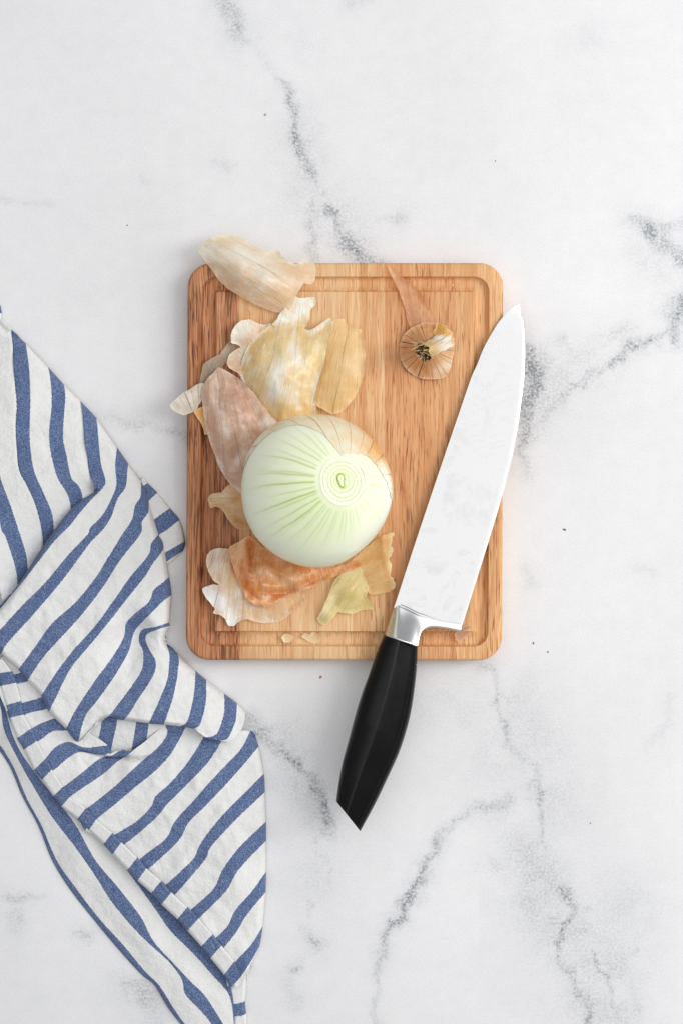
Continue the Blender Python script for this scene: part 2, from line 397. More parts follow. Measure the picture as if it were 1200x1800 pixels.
cloth('under_layer', E, 0, [(0,1300,3),(0,1215,7),(20,1290,7.5),(18,1348,2),(45,1340,7),(92,1512,2),(132,1470,6),(100,1480,3.2),(168,1620,2),(208,1560,5.5),(180,1590,3),(205,1500,3),
      (248,1712,2),(262,1650,6),(300,1636,2.6),(235,1680,3.2),(320,1815,2),(345,1740,5.5),(395,1800,3),(380,1715,2.4),(404,1752,3),(40,1240,2),(70,1290,1.5),(100,1340,1.5),(145,1400,1.5),(190,1458,1.5),(240,1520,1.5),(50,1190,2)],
      rolls=[(E[0], 9, 0.7)], seed=11, wr=0.8)
# corner peeping out on the right
F = [[(226,860),(243,846),(252,838)],[(232,872),(250,856),(260,849)],[(246,896),(262,880),(277,866)],[(258,922),(278,908),(299,893)],[(262,950),(290,934),(316,914)],[(268,985),(300,966),(326,951)],[(272,1004),(298,984),(322,968)],[(276,1010),(297,990),(310,980)]]
cloth('folded_corner', F, -1, [(240,860,4),(270,900,4.5),(290,960,5),(255,845,2.5),(299,893,2.6),(326,951,3),(300,990,2),(270,1000,4)],
      rolls=[([(240,842),(260,849),(277,866),(299,893),(316,914),(326,951),(322,968),(310,980)], 8, 0.8)], n=40, wr=0.5, seed=11)
# upper left panel, steep stripes
B0 = [(-60,880),(-40,960),(-30,1080)]
B = [
 [(-90,760),(-60,900),(-40,1000),(-20,1075)],
 [(-30,800),(0,917),(11,945),(28,1000),(30,1040)],
 [(-20,740),(0,834),(17,883),(31,925),(46,973),(48,1000),(46,1030)],
 [(20,580),(23,610),(24,640),(27,679),(30,713),(28,747),(30,789),(34,826),(47,852),(61,883),(71,917),(76,951),(76,985)],
 [(46,604),(49,625),(52,653),(54,701),(53,741),(53,775),(58,818),(65,840),(79,871),(92,903),(95,931),(94,960)],
 [(85,645),(88,660),(91,690),(91,718),(87,755),(88,784),(94,815),(103,843),(119,869),(125,897),(122,930)],
 [(113,676),(115,688),(115,705),(112,747),(112,775),(118,803),(126,840),(139,854),(146,876),(146,905)],
 [(142,705),(145,725),(147,747),(149,775),(154,803),(157,832),(167,852),(171,866),(170,885)],
 [(170,735),(172,750),(173,767),(176,798),(179,820),(186,846),(184,862),(178,880)],
 [(199,776),(200,800),(202,830),(204,856),(198,880)],
]
B[0] = [(-90,600),(-80,760),(-60,900),(-40,1000),(-20,1075)]
top_sil = [(-80,500),(0,573),(20,586),(46,603),(85,644),(113,675),(142,704),(170,734),(199,775),(226,814),(250,838)]
cloth('upper_panel', B[3:], 0, lift=1.25, ctrl=[(0,600,4),(40,640,8),(30,720,11),(30,800,10),(60,860,12),(100,800,10),(100,720,8),(142,720,7.3),(148,760,8),(154,803,8.7),(160,838,8.3),(130,850,9),(90,900,9),(60,960,6),(100,950,4.5),(145,890,4.5),(170,860,5),(180,800,6),(200,800,5),(200,860,5)],
      rolls=[(top_sil, 13, 0.8)], seed=11, wr=0.9)
cloth('left_panel', [[(-60,500),(-58,640),(-50,760),(-40,900),(-10,1000),(6,1062)], [(-40,520),(-34,640),(-24,760),(0,917),(11,945),(28,1000),(32,1040)], [(-25,530),(-20,640),(-12,760),(0,834),(17,883),(31,925),(46,973),(50,1010)], B[3]], -3+2, lift=1.25, ctrl=[(0,600,4),(-30,560,4),(-30,700,10),(20,700,11),(30,800,10),(0,800,10),(0,900,13),(60,860,12),(60,930,9),(30,960,11),(0,1000,13),(40,1020,5),(70,980,5),(20,590,5)],
      rolls=[(top_sil, 13, 0.8)], seed=11, wr=0.9)
# main middle panel: crease along its upper left, stripes falling to the lower left
A = [
 [(142,705),(145,725),(147,747),(149,775),(154,803),(157,832),(166,851),(169,862),(160,869),(142,879),(124,895),(100,925),(78,957),(54,994),(30,1030),(8,1060),(-30,1100)],
 [(170,735),(172,750),(173,767),(176,798),(179,820),(186,845),(181,858),(164,875),(142,900),(122,925),(99,948),(79,973),(58,1000),(36,1028),(12,1056),(-30,1101)],
 [(206,786),(203,820),(205,852),(196,877),(181,905),(159,928),(154,940),(120,976),(80,1024),(40,1064),(0,1108),(-14,1124)],
 [(226,815),(224,832),(221,857),(207,877),(196,908),(181,931),(159,954),(136,985),(110,1020),(80,1056),(52,1088),(14,1130),(2,1150)],
 [(249,846),(247,874),(238,888),(232,914),(215,940),(188,984),(168,1016),(132,1060),(92,1096),(60,1140),(32,1178)],
 [(262,880),(261,900),(250,917),(247,939),(212,984),(184,1028),(148,1076),(112,1116),(76,1156),(48,1198)],
 [(280,938),(266,956),(261,976),(228,1016),(200,1056),(168,1100),(132,1140),(104,1176),(72,1224)],
 [(288,954),(286,968),(268,992),(256,1012),(224,1052),(196,1088),(160,1132),(124,1176),(98,1228),(86,1252)],
 [(298,1014),(284,1026),(270,1038),(262,1058),(236,1080),(222,1096),(218,1120),(200,1152),(168,1196),(136,1244),(116,1282)],
 [(302,1046),(288,1056),(272,1072),(250,1094),(236,1112),(226,1146),(202,1188),(174,1228),(150,1260),(138,1304)],
 [(298,1094),(274,1102),(252,1106),(245,1116),(245,1130),(252,1146),(250,1176),(232,1206),(208,1238),(192,1258),(180,1264)],
 [(298,1100),(276,1107),(260,1114),(256,1124),(262,1140),(274,1162),(272,1182),(260,1204),(240,1234),(228,1254),(218,1266)],
 [(290,1128),(294,1136),(298,1150),(298,1164),(294,1196),(280,1232),(268,1258),(262,1272)],
 [(312,1148),(315,1160),(313,1180),(311,1196),(304,1228),(294,1258),(288,1274)],
 [(344,1179),(343,1200),(341,1222),(333,1258),(326,1272),(316,1277)],
 [(363,1195),(363,1215),(362,1236),(356,1262),(350,1276),(340,1281)],
 [(394,1219),(395,1240),(393,1258),(384,1286),(374,1294),(362,1296)],
 [(417,1236),(416,1255),(413,1272),(402,1296),(394,1301),(386,1302)],
 [(432,1252),(430,1266),(424,1284),(414,1298),(408,1302),(402,1304)],
]
rim = [A[i][-1] for i in range(9, 19)]
left_edge = [(-14,1124),(2,1150),(32,1178),(48,1198),(72,1224),(86,1252),(116,1282),(138,1304),(160,1290),(180,1264)]
a_sil = [(142,704),(170,734),(199,775),(226,815),(249,846),(262,880),(280,938),(288,954),(298,1014),(302,1046),(298,1097),(290,1128),(312,1148),(344,1179),(363,1195),(394,1219),(417,1236),(432,1252)]
cloth('middle_panel', A, 0, lift=1.3, ctrl=[(142,720,7.6),(148,760,8.3),(154,803,9),(160,838,8.6),(172,780,8.3),(195,800,8),(180,840,9),(204,830,8),(186,858,10),(165,868,10.5),(148,882,12),(100,935,15),(50,1010,15),(0,1075,14),(160,935,13),(110,990,15),(40,1070,14),(225,860,9),(240,900,11),(190,980,13),(120,1060,13),(60,1130,13),(250,960,11),
      (220,1020,11),(150,1110,13),(90,1190,13),(280,1000,9),(260,1040,11),(220,1070,11),(205,1100,11),(170,1160,13),(120,1230,12),(140,1280,11),(290,1070,10),(262,1085,12),(236,1100,6),(228,1130,5),(230,1160,7.5),(246,1118,4.5),(262,1128,8),(280,1100,11),
      (200,1210,11),(262,1160,10.5),(290,1160,10),(270,1210,13),(220,1250,13.5),(300,1240,13.5),(330,1200,10),(350,1250,12.5),(380,1240,9.5),(400,1285,9),(420,1265,7),(320,1270,13),(185,1255,12)],
      rolls=[(a_sil, 12, 0.9), (A[0][7:], 8, 5.0), (left_edge, 8, 4.5), (rim[:-3], 7, 7.5)], n=140, wr=1.25, seed=11)
# cloth dipping into the pocket under that rim
D = [[(150,1252),(146,1280),(138,1320)], [(181,1254),(178,1276),(168,1326)], [(208,1256),(204,1280),(192,1334)], [(241,1262),(238,1282),(228,1340)], [(263,1264),(260,1286),(252,1340)], [(292,1266),(290,1290),(280,1340)], [(320,1268),(318,1285),(306,1330)]]
cloth('pocket_fold', D, -1, [(160,1260,7.5),(240,1270,8),(310,1275,8),(145,1320,3.5),(230,1335,3),(290,1325,3),(200,1300,5.5),(270,1300,5.5)], n=40, wr=0.5, seed=11)
# lower panel
Cc = [
 [(60,1140),(20,1150),(-20,1164)],
 [(70,1170),(36,1183),(14,1187),(-12,1190)],
 [(90,1182),(56,1196),(28,1202),(-6,1208)],
 [(110,1208),(72,1226),(40,1236),(12,1250)],
 [(120,1230),(82,1246),(50,1254),(20,1270)],
 [(140,1254),(100,1262),(82,1268),(60,1278),(36,1298)],
 [(150,1282),(112,1284),(92,1286),(72,1300),(46,1318)],
 [(190,1310),(150,1314),(122,1304),(100,1312),(88,1324),(72,1346)],
 [(196,1328),(168,1326),(140,1322),(118,1334),(102,1348),(84,1362)],
 [(214,1318),(190,1328),(172,1336),(150,1354),(122,1376),(94,1396)],
 [(236,1318),(222,1330),(208,1338),(180,1362),(144,1386),(108,1412)],
 [(306,1262),(302,1278),(280,1312),(250,1338),(200,1384),(160,1416),(136,1432)],
 [(332,1264),(324,1284),(300,1326),(272,1356),(240,1382),(200,1416),(162,1446),(150,1460)],
 [(364,1284),(358,1296),(336,1332),(304,1372),(274,1400),(266,1418),(240,1444),(204,1466),(190,1476)],
 [(396,1288),(388,1306),(366,1340),(332,1376),(296,1412),(276,1436),(240,1468),(214,1488)],
 [(441,1284),(424,1316),(400,1342),(368,1376),(340,1408),(308,1444),(292,1474),(256,1502),(240,1516)],
 [(455,1312),(430,1342),(400,1376),(362,1416),(332,1446),(314,1478),(270,1520),(256,1532)],
 [(464,1360),(432,1392),(400,1424),(372,1456),(350,1488),(340,1510),(298,1550),(280,1564)],
 [(466,1392),(432,1424),(400,1456),(370,1490),(360,1512),(314,1566),(300,1580)],
 [(468,1444),(434,1476),(412,1500),(390,1532),(376,1562),(342,1594),(330,1606)],
 [(468,1478),(440,1506),(416,1534),(396,1568),(352,1612),(342,1622)],
 [(468,1532),(442,1568),(414,1600),(400,1628),(376,1652),(366,1664)],
 [(467,1568),(434,1608),(416,1638),(390,1670),(378,1682)],
 [(462,1628),(442,1660),(418,1686),(404,1702)],
 [(456,1664),(440,1692),(424,1716),(412,1730)],
 [(442,1696),(434,1714),(424,1728),(416,1738)],
]
c_sil = [(417,1236),(441,1284),(455,1312),(464,1360),(466,1392),(468,1444),(468,1478),(468,1532),(467,1568),(462,1628),(456,1664),(442,1696)]
cloth('lower_panel', Cc, -1, lift=1.25, ctrl=[(0,1180,8),(40,1220,8),(80,1250,6.5),(60,1300,7),(110,1290,6),(100,1340,7.5),(150,1330,6),(210,1325,7.5),(140,1380,7.5),(245,1335,8.5),(290,1300,6.5),(320,1280,5.5),(360,1300,6),(200,1400,8),(395,1300,8),(430,1290,7),(260,1400,9),(330,1360,9),(300,1450,8),(400,1380,9.5),(450,1360,6.5),
      (380,1460,10),(340,1520,7.5),(440,1460,7),(400,1560,8.5),(440,1580,7),(390,1630,7),(430,1670,6),(450,1640,5),(415,1720,5),(220,1460,7)],
      rolls=[(c_sil, 13, 0.9), ([(138,1318),(168,1326),(192,1332),(222,1332),(250,1334),(280,1314),(302,1280)], 5, 4.5)], n=110, wr=1.25, seed=11)
# tail under the tip
Tt = [[(398,1728),(418,1724),(434,1716)],[(398,1722),(416,1716),(437,1702)],[(406,1764),(418,1764),(431,1760)],[(412,1786),(424,1786),(433,1781)],[(410,1830),(424,1830),(437,1830)]]
cloth('towel_tail', Tt[1:], -1, [(400,1730,3),(420,1740,3.4),(430,1780,3),(410,1790,3.2),(424,1830,3)], rolls=[([(404,1735),(408,1765),(412,1790),(410,1830)], 5, 0.8), ([(434,1716),(431,1760),(433,1781),(437,1830)], 6, 0.8)], n=24, wr=0.3, seed=11)
# sewn hem along the lower panel's left edge
HL = [((-16,1162),(6,1158)),((-6,1184),(22,1180)),((0,1206),(30,1200)),((9,1240),(38,1232)),((16,1262),(42,1256)),((30,1298),(56,1280)),((42,1318),(66,1302)),((60,1354),(82,1332)),((74,1371),(92,1352)),((94,1400),(112,1382)),((108,1418),(124,1400)),((136,1440),(152,1420)),((156,1460),(170,1440)),((182,1484),(198,1464)),((198,1502),(214,1480)),((224,1530),(242,1507)),((242,1548),(258,1526)),((266,1570),(284,1548)),((284,1590),(302,1568)),((312,1616),(330,1594)),((330,1636),(350,1614)),((354,1664),(374,1642)),((370,1684),(390,1662)),((394,1714),(412,1690)),((405,1738),(422,1714))]
cloth('hem', [[a, b_] for a, b_ in HL], -1, lift=1.38, ctrl=[(0,1180,9),(40,1235,9.2),(50,1290,8.4),(75,1340,8.6),(110,1400,8.6),(160,1448,9.2),(240,1525,9.2),(320,1605,8.8),(380,1665,8.2),(410,1715,6.6)],
      rolls=[([a for a, b_ in HL], 5, 5.0), ([b_ for a, b_ in HL], 4, 9.6)], n=26, wr=0.35, seed=11, thick=0.0012)
# tiny edge of another fold at the frame's left border
cloth('back_fold', [[(-40,520),(-14,528),(1,536)],[(-40,545),(-14,547),(4,551)],[(-40,590),(-10,586),(6,578)]], 0, [(-40,540,4),(0,540,3),(0,580,3),(-40,590,4)], rolls=[([(1,536),(4,551),(6,578)], 6, 0.8)], n=20, wr=0.3, seed=11)

# ------------------------------------------------------------------ onion
def principled(name, **k):
    T = NT(name); return T.done(T.n('ShaderNodeBsdfPrincipled', k).outputs[0])
OC = (555.5, 862.0); zc = BT+0.0405
OR = 134.0*S*(H-zc)/H; OB = 0.925                          # radius, oblateness
tilt = math.atan2(0.40, 0.93); tdir = Vector((0.955, 0.29, 0)).normalized()
Mrot = Matrix.Rotation(tilt, 3, Vector((0, 0, 1)).cross(tdir))
Ocen = P(OC[0], OC[1], zc)
TH0 = math.asin(0.315)
def prof(th):                                             # onion profile: r, h for polar angle
    r = np.sin(th); h = np.cos(th)*OB
    up = np.clip((0.85-th)/0.85, 0, 1); h = h+0.05*up**1.5                 # slight neck
    dn = np.clip((th-2.3)/0.84, 0, 1); h = h-0.07*dn**2
    return r*OR, h*OR
def opoint(az, th, lift=0.0):
    r, h = prof(th); wob = 1+0.012*np.sin(az*3+1)+0.008*np.sin(az*5+2.2)*np.sin(th)
    r = r*wob
    n = np.stack([np.sin(th)*np.cos(az), np.sin(th)*np.sin(az), np.cos(th)], -1)
    p = np.stack([r*np.cos(az), r*np.sin(az), h], -1)+n*lift if np.ndim(lift) == 0 else np.stack([r*np.cos(az), r*np.sin(az), h], -1)+n*lift[..., None]
    return p@np.array(Mrot).T
def pix(p):                                               # onion-local -> photo px
    w = p+np.array(Ocen); k = S*(H-w[..., 2])/H
    return 600+w[..., 0]/k, 900-w[..., 1]/k
onion = thing('onion', 'large pale green half peeled onion with its top cut off, lying on the board', 'onion', Ocen)
naz, nth = 360, 150
AZ, TH = np.meshgrid(np.linspace(0, 2*np.pi, naz, endpoint=False), np.linspace(TH0, np.pi*0.985, nth))
bodyp = opoint(AZ, TH)
low = bodyp[..., 2].min(); Ocen.z = BT-low-0.0004; zc = Ocen.z; onion.location = Ocen
UP = bodyp.reshape(-1, 3)
me = mesh_from('flesh', UP, grid_faces(nth, naz, True)); 
# green veins along meridians (angles as seen round the cut, degrees)
vl = [(112,.35,1.0),(121,.5,1.1),(129,.45,1.0),(138,.6,1.1),(148,.5,1.0),(157,.75,1.2),(166,.6,1.2),(174,.8,1.2),(183,1.0,1.35),(192,.55,1.0),(199,1.0,1.4),(206,.6,1.1),(212,.7,1.2),(219,.9,1.3),(226,.6,1.0),(232,.8,1.1),(239,.55,1.0),(245,.7,1.1),(251,.5,.8),(257,.65,.8),(263,.5,.75),(270,.7,.7),(277,.6,.7),(284,.6,.6),(292,.4,.5),(300,.3,.45),(312,.3,.35),(326,.3,.35),(341,.3,.35),(357,.45,.55),(10,.3,.4),(25,.3,.4),(40,.35,.4),(60,.3,.4)]
val = np.zeros_like(AZ)
rng = np.random.RandomState(4)
for a, s_, reach in vl:
    a0 = R(a+rng.uniform(-2.5, 2.5))+(fbm(TH*3, TH*0+a, 3)-.5)*0.05
    d = np.abs((AZ-a0+np.pi) % (2*np.pi)-np.pi)*np.sin(TH)
    if 222 < a < 300: s_ *= 0.6
    fade = sstep(TH0+0.03, TH0+0.09, TH)*(1-sstep(TH0+0.25*reach, TH0+0.95*reach, TH))
    val = np.maximum(val, s_*fade*(np.exp(-(d/0.011)**2)+0.14*np.exp(-(d/0.05)**2)))
green = sstep(150, 215, np.degrees(AZ))*(1-sstep(250, 310, np.degrees(AZ)))*(1-sstep(0.5, 1.35, TH))
set_attr(me, 'vein', val.ravel()); set_attr(me, 'green', green.ravel())
set_uv(me, np.stack([AZ/(2*np.pi), TH/np.pi], 2).reshape(-1, 2))
T = NT('onion_flesh')
uvn = T.n('ShaderNodeUVMap').outputs[0]; co = T.n('ShaderNodeTexCoord').outputs['Object']
fibn = T.noise(T.scaled(uvn, (160, 3, 1)), 1.0, 3.0, 0.6)
col = T.mix(T.noise(co, 40.0, 2.0), lin((241, 247, 213)), lin((247, 250, 229)))
col = T.mix(T.math('MULTIPLY', T.n('ShaderNodeAttribute', attribute_name='green').outputs['Fac'], 0.45), col, lin((216, 230, 176)))
col = T.mix(T.math('MULTIPLY', T.ramp(fibn, 0.5, 0.8), 0.14), col, lin((208, 222, 170)))
col = T.mix(T.math('MULTIPLY', T.n('ShaderNodeAttribute', attribute_name='vein').outputs['Fac'], 0.85, clamp=True), col, lin((172, 200, 96)))
b = T.n('ShaderNodeBsdfPrincipled', {'Base Color': col, 'Roughness': 0.30, 'Specular IOR Level': 0.5, 'Subsurface Weight': 0.25,
        'Subsurface Radius': (0.004, 0.0045, 0.002), 'Subsurface Scale': 1.0, 'Normal': T.bump(fibn, 0.06, 0.0004)})
flesh_mat = T.done(b.outputs[0])
obj('flesh', me, flesh_mat, onion)
# cut face with concentric layers
nr_, na_ = 90, 128
rr = np.linspace(0, 1, nr_); AA = np.linspace(0, 2*np.pi, na_, endpoint=False)
r0, h0 = prof(np.array([TH0])); r0, h0 = r0[0], h0[0]
RRg, AAg = np.meshgrid(rr, AA, indexing='ij')
ofx, ofy = -0.06*(1-RRg), 0.02*(1-RRg)
wob = 1+0.02*np.sin(AAg*2+1)*(1-RRg)
xx = r0*(RRg*np.cos(AAg)*wob+ofx); yy = r0*(RRg*np.sin(AAg)*wob+ofy)
lay = 6.5; ph = (RRg**0.85*lay+0.10*np.sin(AAg+RRg*9)+0.08*np.sin(AAg*2+RRg*21)) % 1.0
grn = np.exp(-((ph-0.5)/0.10)**2)
zz = h0-0.0004*grn*(RRg > .12)+0.0011*(1-RRg)**1.0*0.6+0.0001*RRg**8
wobl = 1+0.012*np.sin(AAg*3+1)+0.008*np.sin(AAg*5+2.2)*math.sin(TH0)+0.004; edge = RRg**6
xx = xx*(1+(wobl-1)*edge); yy = yy*(1+(wobl-1)*edge)
pts = np.stack([xx, yy, zz], -1).reshape(-1, 3)@np.array(Mrot).T
me = mesh_from('cut_face', pts, grid_faces(nr_, na_, True))
dots = np.zeros_like(RRg)
for rad, cnt, w in ((0.93, 44, .9), (0.80, 36, .7), (0.66, 30, .4)):
    for k in range(cnt):
        a = 2*np.pi*(k+rng.rand()*0.5)/cnt; s_ = rng.rand()*w
        d2 = ((RRg-rad-(rng.rand()-.5)*0.03)/0.020)**2+(((AAg-a+np.pi) % (2*np.pi)-np.pi)*RRg/0.028)**2
        dots = np.maximum(dots, s_*np.exp(-d2))
set_attr(me, 'ring', (grn*(0.75-0.25*np.cos(AAg-2.6))*(RRg < .95)).ravel()); set_attr(me, 'dots', dots.ravel()); set_attr(me, 'rad', RRg.ravel())
T = NT('onion_cut')
ra = T.n('ShaderNodeAttribute', attribute_name='rad').outputs['Fac']
col = T.mix(T.ramp(ra, 0.15, 0.95), lin((224, 235, 188)), lin((233, 240, 212)))
col = T.mix(T.math('MULTIPLY', T.n('ShaderNodeAttribute', attribute_name='ring').outputs['Fac'], 0.42), col, lin((196, 216, 140)))
col = T.mix(T.n('ShaderNodeAttribute', attribute_name='dots').outputs['Fac'], col, lin((160, 184, 110)))
cut_mat = T.done(T.n('ShaderNodeBsdfPrincipled', {'Base Color': col, 'Roughness': 0.3, 'Specular IOR Level': 0.4, 'Subsurface Weight': 0.2, 'Subsurface Radius': (0.003, 0.003, 0.0015)}).outputs[0])
cutf = obj('cut_face', me, cut_mat, onion)
# curled core in the middle of the cut
loop = [(-0.20,0.10),(-0.17,0.24),(-0.04,0.32),(0.10,0.28),(0.15,0.12),(0.10,-0.02),(0.10,-0.12),(0.16,-0.22),(0.06,-0.30),(-0.06,-0.24),(-0.12,-0.10)]
def tube(path, rad, seg=8, closed=False):
    p = np.asarray(path, float); n = len(p); V = []
    for i in range(n):
        a = p[(i-1) % n] if closed or i > 0 else p[i]; b_ = p[(i+1) % n] if closed or i < n-1 else p[i]
        t = Vector(b_-a).normalized(); s_ = t.orthogonal() if abs(t.z) > .9 else t.cross(Vector((0, 0, 1))).normalized(); u_ = s_.cross(t)
        rd = rad[i] if np.ndim(rad) else rad
        for k in range(seg):
            an = 2*math.pi*k/seg; V.append(Vector(p[i])+(s_*math.cos(an)+u_*math.sin(an))*rd)
    f = grid_faces(n, seg, True)
    if closed: f += [((n-1)*seg+k, (n-1)*seg+(k+1) % seg, (k+1) % seg, k) for k in range(seg)]
    else: f += [tuple(range(seg)), tuple((n-1)*seg+k for k in reversed(range(seg)))]
    return V, f
lp = spline(loop, 40, closed=True)[:-1]
lp3 = np.c_[(lp[:, 0]-.06)*r0*0.85, (lp[:, 1]+.02)*r0*0.85, np.full(len(lp), h0+0.0008)]
V, f = tube(lp3, 0.00050, 8, True)
V = np.array([tuple(v) for v in V])@np.array(Mrot).T
obj('core_ring', mesh_from('core_ring', V, f), principled('core_green', **{'Base Color': lin((176, 200, 96)), 'Roughness': 0.35}), cutf)
ctr = lp3.mean(0); V = [tuple(ctr+np.array([0, 0, 0.0006]))]+[tuple(p) for p in lp3]
V = np.array(V)@np.array(Mrot).T
obj('core_heart', mesh_from('core_heart', V, [(0, 1+k, 1+(k+1) % len(lp3)) for k in range(len(lp3))]), principled('core_white', **{'Base Color': lin((232, 238, 206)), 'Roughness': 0.3}), cutf)
# dry skin still clinging on the upper right: edge traced and carried onto the onion's surface
edge_px = [(426,838),(434,812),(447,790),(468,768),(490,754),(508,748),(525,748),(540,751),(555,757),(567,764),(580,776),(591,791),(600,801),(608,799),(617,797),(630,798),(645,803),(655,812),(664,824),(673,838),(681,854),(686,876)]
pu, pv = pix(bodyp); vis = np.array(Mrot)[2]
nrm = np.stack([np.sin(TH)*np.cos(AZ), np.sin(TH)*np.sin(AZ), np.cos(TH)], -1)@np.array(Mrot).T
up_ = nrm[..., 2] > -0.02
eaz, eth = [], []
for ex, ey in edge_px:
    d = np.where(up_, (pu-ex)**2+(pv-ey)**2, 1e9); k = np.unravel_index(d.argmin(), d.shape)
    eaz.append(AZ[k]); eth.append(TH[k])
eaz = np.unwrap(np.array(eaz)); eth = np.array(eth)
if eaz[0] > eaz[-1]: eaz, eth = eaz[::-1], eth[::-1]
ord_ = np.argsort(eaz); eaz, eth = eaz[ord_], eth[ord_]
na2, nt2 = 260, 60
sa = np.linspace(eaz[0], eaz[-1], na2); et = np.interp(sa, eaz, eth)+(fbm(sa*14, sa*0, 8)-.5)*0.05
et = np.maximum(et, TH0+0.005)
tt = np.linspace(0, 1, nt2)[:, None]
TH2 = et[None]+(2.2-et[None])*tt; AZ2 = np.repeat(sa[None], nt2, 0)
lift = 0.00022+0.0003*fbm(AZ2*5, TH2*3, 12)*sstep(0.0, 0.3, tt)+0.00025*np.exp(-tt*26)*fbm(AZ2*9, TH2*0, 19)
sp_ = opoint(AZ2, TH2, lift)
me = mesh_from('clinging_skin', sp_.reshape(-1, 3), grid_faces(nt2, na2))
set_uv(me, np.stack([AZ2/0.26, TH2*1.2], 2).reshape(-1, 2))
az_o = np.degrees(AZ2)
set_attr(me, 'tone', (sstep(64, 40, az_o)*sstep(-10, 22, az_o)).ravel() if False else ((1-sstep(44, 74, az_o))*sstep(14, 30, az_o)).ravel())
set_attr(me, 'rim', np.repeat(np.exp(-tt*16), na2, 1).ravel()); set_attr(me, 'pale', (sstep(120, 150, az_o)*0.8).ravel())
onion_skin_mesh = me

# ------------------------------------------------------------------ papery skins
def up(c):
    m = sum(c)/3.0; return tuple(max(0, min(252, int((m+(v-m)*1.14)*1.03+7))) for v in c)
def skin_mat(name, c1, c2, white=(248, 240, 226), wamt=0.4, vein=(150, 100, 60), vamt=0.6, vw=0.035, trans=0.08, translu=0.35, scale=110.0, seed=0.0, rough=0.38, tone=None, fib=0.3):
    c1, c2, white = up(c1), up(c2), up(white)
    T = NT(name)
    uvn = T.n('ShaderNodeUVMap').outputs[0]; co = T.n('ShaderNodeTexCoord').outputs['Object']
    co = T.scaled(co, (1, 1, 1), (seed, seed*0.7, 0))
    s_ = T.n('ShaderNodeSeparateXYZ', {0: uvn})
    u_, v_ = s_.outputs[0], s_.outputs[1]
    j = T.noise(T.n('ShaderNodeCombineXYZ', {0: T.math('MULTIPLY', u_, 0.9), 1: T.math('MULTIPLY', v_, 0.10), 2: seed}).outputs[0], 1.0, 2.0)
    uu = T.math('ADD', u_, T.math('MULTIPLY', j, 1.3))
    dist = T.math('ABSOLUTE', T.math('SUBTRACT', T.math('FRACT', uu), 0.5))
    ln = T.math('SUBTRACT', 1.0, T.ramp(dist, vw*0.35, vw))
    per = T.n('ShaderNodeTexWhiteNoise', {'W': T.math('FLOOR', uu)}, noise_dimensions='1D').outputs[0]
    ln = T.math('MULTIPLY', ln, T.math('MULTIPLY_ADD', per, 0.8, 0.45))
    ln = T.math('MULTIPLY', ln, T.ramp(T.noise(co, 160.0, 2.0), 0.10, 0.5))
    fb = T.noise(T.n('ShaderNodeCombineXYZ', {0: T.math('MULTIPLY', u_, 9.0), 1: T.math('MULTIPLY', v_, 0.9), 2: seed+3}).outputs[0], 1.0, 4.0, 0.65)
    big = T.noise(co, scale, 3.0, 0.6, 0.6); wp = T.math('ADD', T.math('MULTIPLY', T.noise(co, scale*0.8, 4.0, 0.62, 1.0), 0.55), T.math('MULTIPLY', T.noise(T.n('ShaderNodeCombineXYZ', {0: T.math('MULTIPLY', u_, 1.6), 1: T.math('MULTIPLY', v_, 0.38), 2: seed+9}).outputs[0], 1.0, 4.0, 0.62), 0.5))  # wp: white papery patches plus sheen streaks painted along the fibre
    col = T.mix(T.ramp(big, 0.36, 0.64), lin(c1), lin(c2))
    if tone is not None:
        tn_ = T.math('MULTIPLY', T.n('ShaderNodeAttribute', attribute_name='tone').outputs['Fac'], T.ramp(T.math('ADD', fb, T.math('MULTIPLY', big, 0.5)), 0.45, 0.85), clamp=True)
        tn_ = T.math('MULTIPLY', T.n('ShaderNodeAttribute', attribute_name='tone').outputs['Fac'], T.math('MULTIPLY_ADD', tn_, 0.6, 0.4))
        col = T.mix(tn_, col, lin(tone))
    wmask = T.math('MULTIPLY', T.ramp(T.math('ADD', wp, T.math('MULTIPLY', T.math('SUBTRACT', fb, 0.5), 0.35)), 0.47, 0.66), wamt)
    pl_ = T.n('ShaderNodeAttribute', attribute_name='pale').outputs['Fac']
    wmask = T.math('MAXIMUM', wmask, T.math('MULTIPLY', pl_, T.ramp(T.math('ADD', wp, T.math('MULTIPLY', T.math('SUBTRACT', fb, 0.5), 0.6)), 0.22, 0.62)))
    col = T.mix(wmask, col, lin(white))
    dk = (int(c2[0]*0.95), int(c2[1]*0.84), int(c2[2]*0.68))
    col = T.mix(T.math('MULTIPLY', T.ramp(fb, 0.48, 0.75), min(0.7, fib*1.2)), col, lin(dk))
    col = T.mix(T.math('MULTIPLY', ln, vamt), col, lin(vein))
    rim_ = T.n('ShaderNodeAttribute', attribute_name='rim').outputs['Fac']
    col = T.mix(T.math('MULTIPLY', rim_, 0.35), col, lin(white))
    wri = T.math('ADD', T.math('MULTIPLY', T.noise(co, 200.0, 3.0, 0.6, 0.5), 0.7), T.math('MULTIPLY', fb, 2.0))
    nm = T.bump(wri, 0.6, 0.0006)
    b = T.n('ShaderNodeBsdfPrincipled', {'Base Color': col, 'Roughness': rough*0.8, 'Specular IOR Level': 0.6, 'Coat Weight': 0.35, 'Coat Roughness': 0.22, 'Normal': nm})
    tl = T.n('ShaderNodeBsdfTranslucent', {'Color': col, 'Normal': nm})
    mx = T.n('ShaderNodeMixShader', {0: translu*0.35, 1: b.outputs[0], 2: tl.outputs[0]})
    tr = T.n('ShaderNodeBsdfTransparent', {'Color': lin(tuple(min(255, int(x*1.03)) for x in c1))})
    trans = min(0.5, trans*2.6)
    ta = T.math('MULTIPLY', T.math('SUBTRACT', 1.0, T.math('MAXIMUM', wmask, T.math('MULTIPLY', ln, 0.7))), trans)
